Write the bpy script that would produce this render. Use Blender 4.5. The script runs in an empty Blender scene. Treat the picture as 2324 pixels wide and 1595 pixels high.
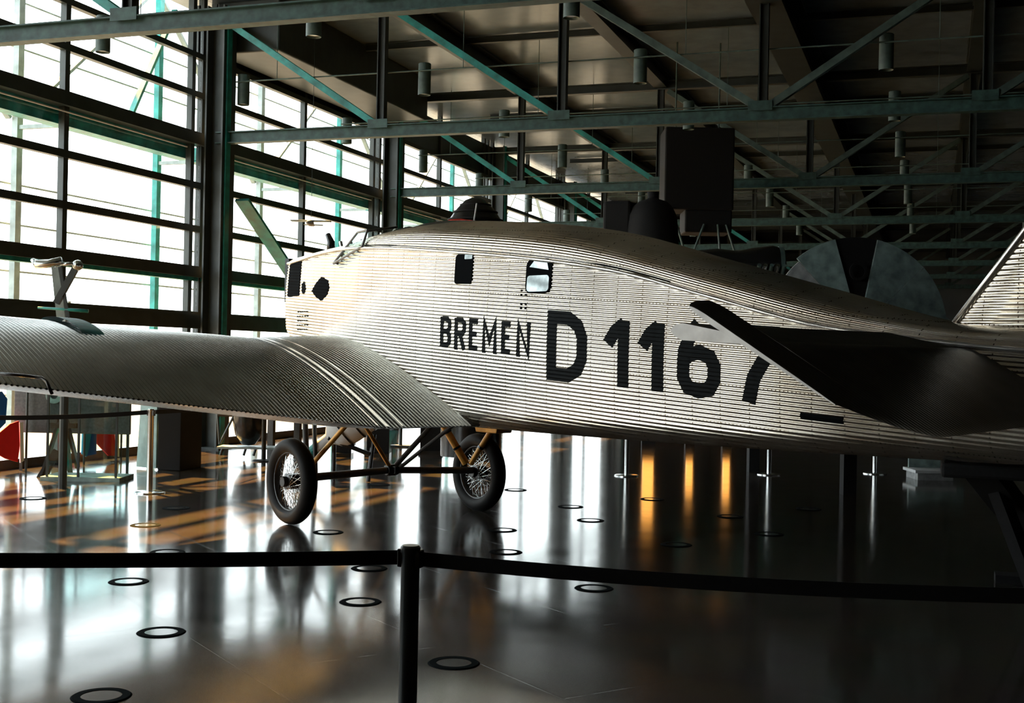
import bpy, bmesh, math, random
from math import sin, cos, pi, radians, tan
from mathutils import Vector, Matrix
random.seed(7)
SC = bpy.context.scene
COL = SC.collection

# ------------------------------------------------------------------ camera
F_PX = 2780.0
YAW, ROLL, PITCH, EYE = radians(19.0), 0.02, math.atan(7.5/2780), 1.65
cam_d = bpy.data.cameras.new('camera'); cam = bpy.data.objects.new('camera', cam_d); COL.objects.link(cam)
cam_d.sensor_width = 36.0; cam_d.sensor_fit = 'HORIZONTAL'; cam_d.lens = F_PX/2324*36.0
cam_d.clip_start = 0.05; cam_d.clip_end = 500
fwd = Vector((-sin(YAW)*cos(PITCH), cos(YAW)*cos(PITCH), sin(PITCH)))
rt0 = Vector((cos(YAW), sin(YAW), 0)); up0 = rt0.cross(fwd)
rt = rt0*cos(ROLL)+up0*sin(ROLL); up = up0*cos(ROLL)-rt0*sin(ROLL)
M = Matrix((rt, up, -fwd)).transposed().to_4x4(); M.translation = Vector((0, 0, EYE))
cam.matrix_world = M
SC.camera = cam

# ------------------------------------------------------------------ world, sun, exposure
w = bpy.data.worlds.new('sky'); SC.world = w; w.use_nodes = True
bg = w.node_tree.nodes['Background']; bg.inputs[0].default_value = (0.93, 0.98, 1.0, 1); bg.inputs[1].default_value = 6.0
sun_d = bpy.data.lights.new('low_sun', 'SUN'); sun = bpy.data.objects.new('low_sun', sun_d); COL.objects.link(sun)
sun_d.energy = 55; sun_d.color = (1.0, 0.50, 0.12); sun_d.angle = radians(0.9)
SAZ, SEL = radians(-30), radians(45)
sun.rotation_euler = Vector((cos(SAZ)*cos(SEL), sin(SAZ)*cos(SEL), -sin(SEL))).to_track_quat('-Z', 'Y').to_euler()
sun.location = (-30, 5, 15)
SC.view_settings.view_transform = 'Standard'; SC.view_settings.look = 'None'
SC.view_settings.exposure = 0.0; SC.view_settings.gamma = 1.0; SC.view_settings.use_curve_mapping = False

# ------------------------------------------------------------------ materials
def mat(name, col, rough=0.5, metal=0.0, spec=0.5, noise=0.0, nscale=8.0, bump=0.0, bscale=30.0, coat=0.0):
    m = bpy.data.materials.new(name); m.use_nodes = True
    nt = m.node_tree; b = nt.nodes['Principled BSDF']
    b.inputs['Base Color'].default_value = (*col, 1); b.inputs['Roughness'].default_value = rough
    b.inputs['Metallic'].default_value = metal; b.inputs['Specular IOR Level'].default_value = spec
    if coat: b.inputs['Coat Weight'].default_value = coat; b.inputs['Coat Roughness'].default_value = 0.15
    tc = nt.nodes.new('ShaderNodeTexCoord')
    if noise:
        n = nt.nodes.new('ShaderNodeTexNoise'); n.inputs['Scale'].default_value = nscale; n.inputs['Detail'].default_value = 6
        nt.links.new(tc.outputs['Object'], n.inputs['Vector'])
        r = nt.nodes.new('ShaderNodeValToRGB')
        r.color_ramp.elements[0].position = 0.3; r.color_ramp.elements[1].position = 0.7
        r.color_ramp.elements[0].color = tuple(c*(1-noise) for c in col)+(1,)
        r.color_ramp.elements[1].color = tuple(min(1, c*(1+noise*0.6)) for c in col)+(1,)
        nt.links.new(n.outputs['Fac'], r.inputs['Fac']); nt.links.new(r.outputs['Color'], b.inputs['Base Color'])
    if bump:
        n2 = nt.nodes.new('ShaderNodeTexNoise'); n2.inputs['Scale'].default_value = bscale; n2.inputs['Detail'].default_value = 4
        nt.links.new(tc.outputs['Object'], n2.inputs['Vector'])
        bp = nt.nodes.new('ShaderNodeBump'); bp.inputs['Strength'].default_value = bump; bp.inputs['Distance'].default_value = 0.02
        nt.links.new(n2.outputs['Fac'], bp.inputs['Height']); nt.links.new(bp.outputs['Normal'], b.inputs['Normal'])
    return m

def mat_floor():
    m = bpy.data.materials.new('polished_floor'); m.use_nodes = True
    nt = m.node_tree; N = nt.nodes; L = nt.links; b = N['Principled BSDF']
    tc = N.new('ShaderNodeTexCoord')
    br = N.new('ShaderNodeTexBrick'); br.offset = 0.5
    for k, v in (('Scale', 1.0), ('Mortar Size', 0.006), ('Brick Width', 2.4), ('Row Height', 1.15), ('Bias', 0.0)): br.inputs[k].default_value = v
    br.inputs['Color1'].default_value = (0.062, 0.052, 0.045, 1); br.inputs['Color2'].default_value = (0.052, 0.044, 0.038, 1)
    br.inputs['Mortar'].default_value = (0.01, 0.01, 0.01, 1)
    mp = N.new('ShaderNodeMapping'); mp.inputs['Rotation'].default_value = (0, 0, radians(38))
    L.new(tc.outputs['Object'], mp.inputs['Vector']); L.new(mp.outputs['Vector'], br.inputs['Vector'])
    n = N.new('ShaderNodeTexNoise'); n.inputs['Scale'].default_value = 2.5; n.inputs['Detail'].default_value = 8
    L.new(tc.outputs['Object'], n.inputs['Vector'])
    mx = N.new('ShaderNodeMix'); mx.data_type = 'RGBA'; mx.blend_type = 'MULTIPLY'; mx.inputs[0].default_value = 0.45
    L.new(br.outputs['Color'], mx.inputs[6]); L.new(n.outputs['Color'], mx.inputs[7]); L.new(mx.outputs[2], b.inputs['Base Color'])
    rr = N.new('ShaderNodeMapRange'); rr.inputs['To Min'].default_value = 0.07; rr.inputs['To Max'].default_value = 0.15
    L.new(n.outputs['Fac'], rr.inputs['Value']); L.new(rr.outputs['Result'], b.inputs['Roughness'])
    n2 = N.new('ShaderNodeTexNoise'); n2.inputs['Scale'].default_value = 9; n2.inputs['Detail'].default_value = 3
    L.new(tc.outputs['Object'], n2.inputs['Vector'])
    ad = N.new('ShaderNodeMath'); ad.operation = 'MULTIPLY_ADD'; ad.inputs[1].default_value = 0.12
    L.new(n2.outputs['Fac'], ad.inputs[0])
    sb = N.new('ShaderNodeMath'); sb.operation = 'SUBTRACT'; sb.inputs[0].default_value = 1.0; L.new(br.outputs['Fac'], sb.inputs[1]); L.new(sb.outputs[0], ad.inputs[2])
    bp = N.new('ShaderNodeBump'); bp.inputs['Strength'].default_value = 0.25; bp.inputs['Distance'].default_value = 0.004
    L.new(ad.outputs[0], bp.inputs['Height']); L.new(bp.outputs['Normal'], b.inputs['Normal'])
    b.inputs['Specular IOR Level'].default_value = 0.6
    return m

def mat_alu():
    m = bpy.data.materials.new('duralumin_skin'); m.use_nodes = True
    nt = m.node_tree; N = nt.nodes; L = nt.links; b = N['Principled BSDF']
    b.inputs['Metallic'].default_value = 0.97; b.inputs['Roughness'].default_value = 0.33
    tc = N.new('ShaderNodeTexCoord')
    n = N.new('ShaderNodeTexNoise'); n.inputs['Scale'].default_value = 3.0; n.inputs['Detail'].default_value = 6
    L.new(tc.outputs['Object'], n.inputs['Vector'])
    r = N.new('ShaderNodeValToRGB'); r.color_ramp.elements[0].position = 0.3; r.color_ramp.elements[1].position = 0.7
    r.color_ramp.elements[0].color = (0.72, 0.635, 0.52, 1); r.color_ramp.elements[1].color = (0.90, 0.845, 0.75, 1)
    L.new(n.outputs['Fac'], r.inputs['Fac'])
    # rivet rows: small dark heads in columns every 0.22 m along the skin
    sp = N.new('ShaderNodeSeparateXYZ'); L.new(tc.outputs['Object'], sp.inputs[0])
    def wrap(sock, per, half):
        a = N.new('ShaderNodeMath'); a.operation = 'PINGPONG'; a.inputs[1].default_value = per/2; L.new(sock, a.inputs[0])
        c = N.new('ShaderNodeMath'); c.operation = 'LESS_THAN'; c.inputs[1].default_value = half; L.new(a.outputs[0], c.inputs[0]); return c.outputs[0]
    ph = N.new('ShaderNodeMath'); ph.operation = 'MULTIPLY_ADD'; ph.inputs[1].default_value = 0.065
    L.new(sp.outputs['X'], ph.inputs[0]); L.new(sp.outputs['Z'], ph.inputs[2])
    a1 = wrap(sp.outputs['X'], 0.23, 0.0035); a2 = wrap(ph.outputs[0], 0.03, 0.006)
    a3 = wrap(ph.outputs[0], 0.27, 0.003); a4 = wrap(sp.outputs['X'], 0.03, 0.0045)
    m1 = N.new('ShaderNodeMath'); m1.operation = 'MULTIPLY'; L.new(a1, m1.inputs[0]); L.new(a2, m1.inputs[1])
    m2 = N.new('ShaderNodeMath'); m2.operation = 'MULTIPLY'; L.new(a3, m2.inputs[0]); L.new(a4, m2.inputs[1])
    mm = N.new('ShaderNodeMath'); mm.operation = 'MAXIMUM'; L.new(m1.outputs[0], mm.inputs[0]); L.new(m2.outputs[0], mm.inputs[1])
    mx = N.new('ShaderNodeMix'); mx.data_type = 'RGBA'; L.new(mm.outputs[0], mx.inputs[0]); L.new(r.outputs['Color'], mx.inputs[6])
    mx.inputs[7].default_value = (0.12, 0.09, 0.06, 1); L.new(mx.outputs[2], b.inputs['Base Color'])
    rr = N.new('ShaderNodeMapRange'); rr.inputs['To Min'].default_value = 0.17; rr.inputs['To Max'].default_value = 0.30
    L.new(n.outputs['Fac'], rr.inputs['Value']); L.new(rr.outputs['Result'], b.inputs['Roughness'])
    return m

def mat_glass(name, tint=(0.96, 0.99, 0.99), refl=0.06):
    m = bpy.data.materials.new(name); m.use_nodes = True
    nt = m.node_tree; N = nt.nodes; L = nt.links; N.remove(N['Principled BSDF']); out = N['Material Output']
    t = N.new('ShaderNodeBsdfTransparent'); t.inputs[0].default_value = (*tint, 1)
    g = N.new('ShaderNodeBsdfGlossy'); g.inputs['Roughness'].default_value = 0.02
    mx = N.new('ShaderNodeMixShader'); mx.inputs[0].default_value = refl
    L.new(t.outputs[0], mx.inputs[1]); L.new(g.outputs[0], mx.inputs[2]); L.new(mx.outputs[0], out.inputs['Surface'])
    return m

TEAL = mat('teal_painted_steel', (0.02, 0.30, 0.28), 0.42, 0.0, 0.5, 0.5, 5.0)
DARKST = mat('dark_painted_steel', (0.035, 0.045, 0.045), 0.45, 0.0, 0.5, 0.3, 4.0)
GREYST = mat('grey_painted_steel', (0.08, 0.13, 0.12), 0.5, 0.0, 0.5, 0.4, 6.0)
CHORD = mat('grey_teal_chord_paint', (0.045, 0.105, 0.098), 0.5, 0.0, 0.5, 0.5, 9.0)
PALEST = mat('galvanised_steel', (0.30, 0.36, 0.36), 0.5, 0.2, 0.5, 0.3, 6.0)
CEIL = mat('ceiling_panel', (0.155, 0.195, 0.225), 0.24, 0.0, 0.5, 0.15, 3.0, 0.2, 2.0)
WALL = mat('dark_wall_paint', (0.05, 0.045, 0.045), 0.6, 0.0, 0.3, 0.2, 1.0)
PLASTER = mat('grey_plaster', (0.34, 0.36, 0.37), 0.7, 0.0, 0.3, 0.15, 1.0)
PAVE = mat('pale_paving', (0.17, 0.20, 0.23), 0.9, 0.0, 0.2, 0.05, 1.0)
FLOOR = mat_floor(); ALU = mat_alu(); WINGALU = mat('wing_alloy_shaded', (0.40, 0.415, 0.41), 0.24, 0.97, 0.5, 0.2, 3); RIBM = mat('matt_alloy_edge', (0.34, 0.33, 0.32), 0.5, 0.9, 0.5, 0.2, 9); SHADEALU = mat('tail_alloy_shaded', (0.14, 0.138, 0.134), 0.3, 0.95, 0.5, 0.25, 4)  # wing and tail alloys are darkened copies, hall shade put into their colour
GLASS = mat_glass('window_glass'); SHOWGLASS = mat_glass('showcase_glass', (0.80, 0.93, 0.92), 0.10)
SMOOTHALU = mat('smooth_aluminium', (0.85, 0.82, 0.78), 0.25, 0.9, 0.5, 0.1, 5.0)
BLACKPAINT = mat('black_lettering_paint', (0.008, 0.010, 0.011), 0.6, 0, 0.12, 0.3, 20)
RUBBER = mat('black_tyre_rubber', (0.009, 0.009, 0.010), 0.6, 0, 0.2, 0.2, 12)
BLACKGLOSS = mat('black_gloss_paint', (0.012, 0.013, 0.014), 0.22, 0, 0.6, 0.2, 9)
POSTM = mat('dark_metal_post', (0.035, 0.038, 0.038), 0.32, 0.6, 0.5, 0.2, 9)
BLACKMATT = mat('black_fabric', (0.010, 0.010, 0.011), 0.8, 0, 0.3, 0.2, 40)
VOID = mat('dark_interior', (0.004, 0.005, 0.006), 0.8, 0, 0.04, 0.2, 10)
CHROME = mat('chrome', (0.75, 0.78, 0.78), 0.18, 1.0, 0.5, 0.05, 5)
WARMLIT = mat('warm_light_orange', (0.72, 0.36, 0.07), 0.35, 0.3, 0.5, 0.25, 12)  # warm light on gear struts, fairing and hub put into the colour
RED = mat('red_cloth', (0.75, 0.006, 0.012), 0.7, 0, 0.3, 0.1, 6)
BLUE = mat('blue_cloth', (0.01, 0.13, 0.55), 0.7, 0, 0.3, 0.1, 6)
CYAN = mat('sky_blue_cloth', (0.03, 0.36, 0.62), 0.7, 0, 0.3, 0.1, 6)
WHITE = mat('white_paint', (0.75, 0.76, 0.76), 0.5, 0, 0.4, 0.06, 6)
GREYB = mat('grey_board', (0.10, 0.10, 0.10), 0.55, 0, 0.4, 0.3, 30)
MIDGREY = mat('grey_fabric_panel', (0.40, 0.41, 0.41), 0.75, 0, 0.3, 0.3, 12)
GREENGREY = mat('grey_green_panel', (0.30, 0.40, 0.38), 0.7, 0, 0.3, 0.45, 7)
LENS = mat('floor_lamp_lens', (0.07, 0.075, 0.075), 0.10, 0, 0.7, 0.1, 8); RIMM = mat('matt_black_rim', (0.006, 0.009, 0.010), 0.85, 0, 0.02, 0.1, 8)
BROWN = mat('brown_panel', (0.06, 0.035, 0.03), 0.6, 0, 0.3, 0.3, 2)

# ------------------------------------------------------------------ mesh helpers
class MB:
    def __init__(s): s.v = []; s.f = []
    def add(s, vs, fs):
        o = len(s.v); s.v += [Vector(v) for v in vs]; s.f += [tuple(i+o for i in f) for f in fs]; return s
    def box(s, a, b):
        x0, y0, z0 = a; x1, y1, z1 = b
        return s.add([(x0,y0,z0),(x1,y0,z0),(x1,y1,z0),(x0,y1,z0),(x0,y0,z1),(x1,y0,z1),(x1,y1,z1),(x0,y1,z1)],
                     [(0,3,2,1),(4,5,6,7),(0,1,5,4),(1,2,6,5),(2,3,7,6),(3,0,4,7)])
    def bar(s, p, q, wd, h, ref=(0,0,1)):
        p, q = Vector(p), Vector(q); d = (q-p).normalized(); ref = Vector(ref)
        sd = d.cross(ref)
        if sd.length < 1e-4: sd = d.cross(Vector((1,0,0)))
        sd.normalize(); u = sd.cross(d).normalized(); sd = sd*wd/2; u = u*h/2
        vs = [p-sd-u, p+sd-u, p+sd+u, p-sd+u, q-sd-u, q+sd-u, q+sd+u, q-sd+u]
        return s.add(vs, [(0,3,2,1),(4,5,6,7),(0,1,5,4),(1,2,6,5),(2,3,7,6),(3,0,4,7)])
    def ibeam(s, p, q, wd, h, t=0.02, ref=(0,0,1)):
        p, q = Vector(p), Vector(q); d = (q-p).normalized(); ref = Vector(ref)
        sd = d.cross(ref)
        if sd.length < 1e-4: sd = d.cross(Vector((1,0,0)))
        sd.normalize(); u = sd.cross(d).normalized()
        for k in (-1, 1): s.bar(p+u*(h/2-t/2)*k, q+u*(h/2-t/2)*k, wd, t, ref)
        return s.bar(p, q, t, h-2*t, ref)
    def tube(s, pts, r, n=12, cap=True):
        pts = [Vector(p) for p in pts]; rs = r if isinstance(r, (list, tuple)) else [r]*len(pts)
        o = len(s.v); prev = None
        for i, p in enumerate(pts):
            d = (pts[min(i+1, len(pts)-1)]-pts[max(i-1, 0)]).normalized()
            if prev is None:
                a = d.cross(Vector((0,0,1)))
                if a.length < 1e-3: a = d.cross(Vector((1,0,0)))
            else: a = prev-d*prev.dot(d)
            a.normalize(); prev = a; b = d.cross(a)
            for k in range(n): s.v.append(p+(a*cos(2*pi*k/n)+b*sin(2*pi*k/n))*rs[i])
        for i in range(len(pts)-1):
            for k in range(n):
                s.f.append((o+i*n+k, o+i*n+(k+1)%n, o+(i+1)*n+(k+1)%n, o+(i+1)*n+k))
        if cap:
            s.f.append(tuple(o+k for k in range(n))[::-1]); s.f.append(tuple(o+(len(pts)-1)*n+k for k in range(n)))
        return s
    def lathe(s, prof, n=32, c=(0,0,0), axis=(0,0,1), closed=False):
        # prof: (radius, height)
        ax = Vector(axis).normalized(); a = ax.cross(Vector((0,0,1)))
        if a.length < 1e-3: a = Vector((1,0,0))
        a.normalize(); b = ax.cross(a); c = Vector(c); o = len(s.v); m = len(prof)
        for r, h in prof:
            for k in range(n): s.v.append(c+ax*h+(a*cos(2*pi*k/n)+b*sin(2*pi*k/n))*r)
        rng = m if closed else m-1
        for i in range(rng):
            j = (i+1) % m
            for k in range(n): s.f.append((o+i*n+k, o+i*n+(k+1)%n, o+j*n+(k+1)%n, o+j*n+k))
        if not closed:
            if prof[0][0] > 1e-6: s.f.append(tuple(o+k for k in range(n))[::-1])
            if prof[-1][0] > 1e-6: s.f.append(tuple(o+(m-1)*n+k for k in range(n)))
        return s
    def grid(s, rows, closed=False):
        o = len(s.v); n = len(rows[0])
        for r in rows: s.v += [Vector(p) for p in r]
        for i in range(len(rows)-1):
            for j in range(n-1): s.f.append((o+i*n+j, o+i*n+j+1, o+(i+1)*n+j+1, o+(i+1)*n+j))
        return s
    def prism(s, poly, d):     # planar polygon (3-D points) pushed along vector d
        n = len(poly); d = Vector(d); o = len(s.v)
        s.v += [Vector(p) for p in poly]+[Vector(p)+d for p in poly]
        s.f.append(tuple(range(o, o+n))[::-1]); s.f.append(tuple(range(o+n, o+2*n)))
        for i in range(n): s.f.append((o+i, o+(i+1)%n, o+n+(i+1)%n, o+n+i))
        return s
    def build(s, name, m, parent=None, smooth=False, world=False, bevel=0.0, recalc=True):
        me = bpy.data.meshes.new(name); vs = s.v
        if world and parent is not None:
            inv = ROOTM[parent.name].inverted(); vs = [inv@v for v in vs]
        me.from_pydata([tuple(v) for v in vs], [], s.f)
        if recalc:
            bm = bmesh.new(); bm.from_mesh(me); bmesh.ops.recalc_face_normals(bm, faces=bm.faces); bm.to_mesh(me); bm.free()
        me.materials.append(m)
        o = bpy.data.objects.new(name, me); COL.objects.link(o)
        if parent is not None: o.parent = parent
        if smooth:
            me.polygons.foreach_set('use_smooth', [True]*len(me.polygons))
            if smooth == 'auto':
                try: me.set_sharp_from_angle(angle=radians(35))
                except Exception: pass
        if bevel:
            b = o.modifiers.new('bevel', 'BEVEL'); b.width = bevel; b.segments = 2; b.limit_method = 'ANGLE'
        return o
ROOTM = {}
def tag(o, label=None, cat=None, group=None, kind=None):
    if label: o['label'] = label
    if cat: o['category'] = cat
    if group: o['group'] = group
    if kind: o['kind'] = kind
    return o
def thing(name, label, cat, loc=(0,0,0), rz=0.0, group=None):
    o = bpy.data.objects.new(name, None); COL.objects.link(o); o.empty_display_size = 0.1
    o.location = loc; o.rotation_euler = (0, 0, rz)
    ROOTM[o.name] = Matrix.Translation(loc)@Matrix.Rotation(rz, 4, 'Z')
    return tag(o, label, cat, group)
def kids(o): return [c for c in bpy.data.objects if c.parent == o]
def copy_tree(o, parent=None):
    c = o.copy(); COL.objects.link(c)
    if parent is not None: c.parent = parent
    for ch in kids(o): copy_tree(ch, c)
    return c
def ray(x, y): return fwd+rt*((x-1162)/F_PX)-up*((y-797.5)/F_PX)
def onz(x, y, z):
    d = ray(x, y); t = (z-EYE)/d.z; return Vector((0,0,EYE))+d*t
def ony(x, y, wy):
    d = ray(x, y); return Vector((0,0,EYE))+d*(wy/d.y)
def onx(x, y, wx):
    d = ray(x, y); return Vector((0,0,EYE))+d*(wx/d.x)
def Pd(x, y, dep):
    dd = ray(x, y); return Vector((0,0,EYE))+dd*(dep/dd.dot(fwd))
def lerp(x, xs, ys):
    if x <= xs[0]: return ys[0]
    for i in range(len(xs)-1):
        if x <= xs[i+1]: return ys[i]+(ys[i+1]-ys[i])*(x-xs[i])/(xs[i+1]-xs[i])
    return ys[-1]
def smooth_lerp(x, xs, ys):   # catmull-rom through the stations
    if x <= xs[0]: return ys[0]
    if x >= xs[-1]: return ys[-1]
    for i in range(len(xs)-1):
        if x <= xs[i+1]: break
    h = xs[i+1]-xs[i]; t = (x-xs[i])/h
    def tg(k):
        if k == 0: return (ys[1]-ys[0])/(xs[1]-xs[0])
        if k == len(xs)-1: return (ys[-1]-ys[-2])/(xs[-1]-xs[-2])
        return (ys[k+1]-ys[k-1])/(xs[k+1]-xs[k-1])
    a, b = tg(i)*h, tg(i+1)*h
    return (2*t**3-3*t*t+1)*ys[i]+(t**3-2*t*t+t)*a+(-2*t**3+3*t*t)*ys[i+1]+(t**3-t*t)*b

# ------------------------------------------------------------------ hall shell
XW = -11.65                  # glazed wall plane
Y0, Y1 = -1.8, 45.2           # glazing runs between these
YB, YE, XR, ZR = -14.0, 68.0, 27.0, 7.5
tag(MB().box((XW-0.1, YB, -0.3), (XR, YE, 0)).build('floor', FLOOR), kind='structure')
tag(MB().box((XW-0.6, YB, ZR), (XR, YE, ZR+0.3)).build('ceiling', CEIL), kind='structure')
tag(MB().box((XR, YB, 0), (XR+0.3, YE, ZR)).build('wall_right', WALL), kind='structure')
tag(MB().box((XW-0.1, YE, 0), (XR, YE+0.3, ZR)).build('wall_far', PLASTER), kind='structure')
tag(MB().box((XW-0.1, YB-0.3, 0), (XR, YB, ZR)).build('wall_behind', WALL), kind='structure')
tag(MB().box((XW-0.3, YB, 0), (XW, Y0, ZR)).box((XW-0.3, Y1, 0), (XW, YE, ZR)).build('wall_left', WALL), kind='structure')
tag(MB().box((XW, 3.6, 0.0), (XW+0.12, Y1, 0.13)).build('baseboard_left', BLACKGLOSS), kind='structure')
tag(MB().box((-120, -80, -0.4), (XW-0.3, 160, -0.06)).build('ground_outside', PAVE), kind='structure')

BAY = [3.8+6.9*k for k in range(7)]
fr0 = MB()
for y in (-1.8, 0.3, 3.4): fr0.box((XW-0.06, y, 0.1), (XW+0.04, y+0.10, ZR))
for z, h in ((6.55,.09),(5.91,.1),(5.22,.2),(4.41,.11),(3.69,.11),(3.01,.2),(2.26,.09)): fr0.box((XW-0.05, -1.8, z-h), (XW+0.05, 3.8, z))
w0 = tag(fr0.build('window_7', DARKST), kind='structure')
MB().box((XW-0.006, -1.8, 0.1), (XW+0.006, 3.8, ZR)).build('pane', GLASS, w0)
ROWS = [(6.55, 0.09), (5.91, 0.10), (4.41, 0.11), (3.69, 0.11), (2.26, 0.09)]
for i in range(6):
    a, b = BAY[i], BAY[i+1]
    fr = MB()
    for y in (a+0.0, a+0.38, a+3.5, b-0.30):
        fr.box((XW-0.06, y, 0.1), (XW+0.04, y+0.10, ZR))
    for z, h in ROWS: fr.box((XW-0.05, a, z-h), (XW+0.05, b, z))
    win = tag(fr.build(f'window_{i+1}', DARKST), kind='structure')
    MB().box((XW-0.08, a, 5.02), (XW+0.12, b, 5.22)).build('transom_beam', DARKST, win)
    MB().box((XW-0.20, a+0.1, 4.80), (XW-0.08, b-0.1, 5.02)).box((XW-0.32, a+0.1, 4.78), (XW-0.08, b-0.1, 4.81)).build('transom_channel', TEAL, win)
    MB().tube([(XW+0.10, a+0.5, 4.93), (XW+0.10, b-0.5, 4.93)], 0.012, 8).build('blind_cord_rail', WHITE, win)
    MB().box((XW-0.08, a, 2.83), (XW+0.12, b, 3.01)).build('lower_transom_beam', DARKST, win)
    MB().box((XW-0.08, a+0.05, 2.77), (XW+0.06, b-0.05, 2.83)).build('lower_transom_flange', TEAL, win)
    if i:
        MB().box((XW+0.05, a, 1.98), (XW+0.16, b, 2.2)).build('cable_trunking', DARKST, win)
    else:
        MB().tube([(XW+0.10, a, 2.1), (XW+0.10, b, 2.1)], 0.02, 8).build('handrail', DARKST, win)
    MB().box((XW-0.006, a, 0.1), (XW+0.006, b, ZR)).build('pane', GLASS, win)
    if i >= 2:
        MB().box((XW-0.10, a, 6.55), (XW-0.02, b, 7.38)).build('upper_blind', DARKST, win)

# steel columns along the glazing
names = ['first steel column, out at the left beside the glass wall', 'thick steel column left of the aircraft nose, nearest in view',
         'steel column rising behind the cockpit, second from the left', 'third steel column from the left, behind the dark ribbed nose cone',
         'fourth steel column from the left, slender in the distance', 'fifth steel column at the far end of the glazing', 'sixth steel column past the last window']
for i, y in enumerate(BAY[1:7]):
    t = thing('steel_column', names[i], 'column', (-11.26, y, 0), 0, 'steel columns along the glass wall')
    MB().box((-0.17, -0.19, 0), (-0.14, 0.19, 7.3)).box((0.14, -0.19, 0), (0.17, 0.19, 7.3)).box((-0.14, -0.02, 0), (0.14, 0.02, 7.3)).build('shaft', TEAL if False else DARKST, t)
    MB().box((0.17, -0.12, 0), (0.20, 0.02, 7.3)).build('conduit_cover', TEAL, t, bevel=0.01)
    MB().box((-0.22, -0.2, 0), (0.22, 0.2, 0.03)).build('base_plate', DARKST, t)

# roof trusses across the hall
PX = [-11.3+2.98*k for k in range(12)]
ordn = ['nearest', 'second', 'third', 'fourth', 'fifth', 'sixth', 'seventh', 'farthest']
TY = [11.2, 17.6, 24.5, 31.4, 38.3, 45.2, 52.1, 59.0]
for i, y in enumerate(TY):
    t = thing('roof_truss', f'teal-grey steel roof truss spanning the hall, {ordn[i]} from the camera', 'roof truss', (0, y, 5.06), 0, 'roof trusses')
    hw_ = 0.075
    MB().ibeam((PX[0], 0, 0.08), (PX[-1], 0, 0.08), 0.16, 0.19, 0.016, (0,0,1)).build('bottom_chord', CHORD, t)
    MB().ibeam((PX[0], 0, 2.12), (PX[-1], 0, 2.12), 0.16, 0.18, 0.02).build('top_chord', DARKST, t)
    for k in range(1, 10):
        MB().ibeam((PX[k], 0, 0.15), (PX[k], 0, 2.05), 0.13, 0.13, 0.016, (1,0,0)).build('post', DARKST, t)
        MB().box((PX[k]-0.2, -0.085, 0.12), (PX[k]+0.14, -0.07, 0.26)).build('gusset_plate', CHORD, t)
    for k in range(0, 9):
        if k < 3: p, q = (PX[k]+0.15, 0, 2.0), (PX[k+1]-0.1, 0, 0.2)
        else: p, q = (PX[k]+0.1, 0, 0.2), (PX[k+1]-0.1, 0, 2.0)
        MB().bar(Vector(p)+Vector((0,-0.05,0)), Vector(q)+Vector((0,-0.05,0)), 0.02, 0.10, (0,0,1)).bar(Vector(p)+Vector((0,0.05,0)), Vector(q)+Vector((0,0.05,0)), 0.02, 0.10, (0,0,1)).build('diagonal', TEAL if k < 2 else GREYST, t)
# beams running the length of the hall, under the ceiling
lb = ['over the first lamps by the glass wall', 'above the cockpit of the aircraft', 'above the middle of the fuselage', 'over the tail fin', 'right of the deep girder', 'far right of the hall', 'rightmost, in the dark', 'last before the right wall']
for k in range(1, 9):
    dp = 0.75 if k == 3 else 0.32; wd = 0.5 if k == 3 else 0.26
    o = MB().ibeam((PX[k], YB+0.1, 7.45-dp/2), (PX[k], YE-0.1, 7.45-dp/2), wd, dp, 0.03).build('roof_beam', DARKST)
    o.data.name = 'roof_beam'
    tag(o, ('deep dark girder' if k == 3 else 'dark steel roof beam')+' running away under the ceiling, '+lb[k-1], 'roof beam', 'roof beams')
o = MB().box((-11.45, 10.9, 6.6), (-10.75, 17.4, 7.45)).build('ceiling_duct', DARKST); bpy.data.objects.remove(o)
o = MB().box((-11.55, 17.9, 6.62), (-10.35, 24.2, 7.5)).build('ventilation_duct', DARKST, bevel=0.03)
tag(o, 'dark boxed duct under the ceiling above the second row of windows', 'duct')
# cross purlins
for i, y in enumerate([14.15, 21.05, 27.95, 34.85, 41.75, 48.65, 55.5]):
    o = MB().ibeam((-10.3, y, 7.42), (16, y, 7.42), 0.07, 0.12, 0.012).build('purlin', DARKST)
    tag(o, f'thin dark purlin across the ceiling midway between trusses, {ordn[i]} from the camera', 'purlin', 'ceiling purlins')
# sloping flat brace beside the first column
o = MB().bar((-10.98, 17.87, 4.15), (-10.98, 24.1, 0.05), 0.05, 0.26, (1,0,0)).build('wind_brace', TEAL)
tag(o, 'wide teal flat brace sloping down from the column left of the nose', 'brace')

# outer facade: posts, walkway rails and braces behind the glass
for k in range(9):
    y = 7.85+3.45*k
    t = thing('facade_post', f'slim outer facade post behind the glass, {(ordn+["last"])[k]} from the left', 'facade post', (-12.9, y, -0.06), 0, 'outer facade posts')
    MB().box((-0.05, -0.06, 0), (0.05, 0.06, 9.0)).build('shaft', TEAL if k % 2 else PALEST, t)
    for z in (2.3, 4.9, 7.2):
        MB().box((0.05, -0.03, z), (1.0, 0.03, z+0.06)).build('bracket', PALEST, t)
for j, z in enumerate((0.9, 1.65, 2.75, 3.45, 4.05, 5.5, 6.1, 6.8)):
    o = MB().tube([(-13.05, 4, z), (-13.05, 44, z)], 0.016, 8).build('walkway_rail', PALEST)
    o.data.name = 'walkway_rail'
    tag(o, f'thin horizontal outer walkway rail behind the glass, {["lowest","second lowest","third from the bottom","fourth from the bottom","fourth from the top","third from the top","second highest","highest"][j]}', 'rail', 'outer walkway rails')
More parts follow.
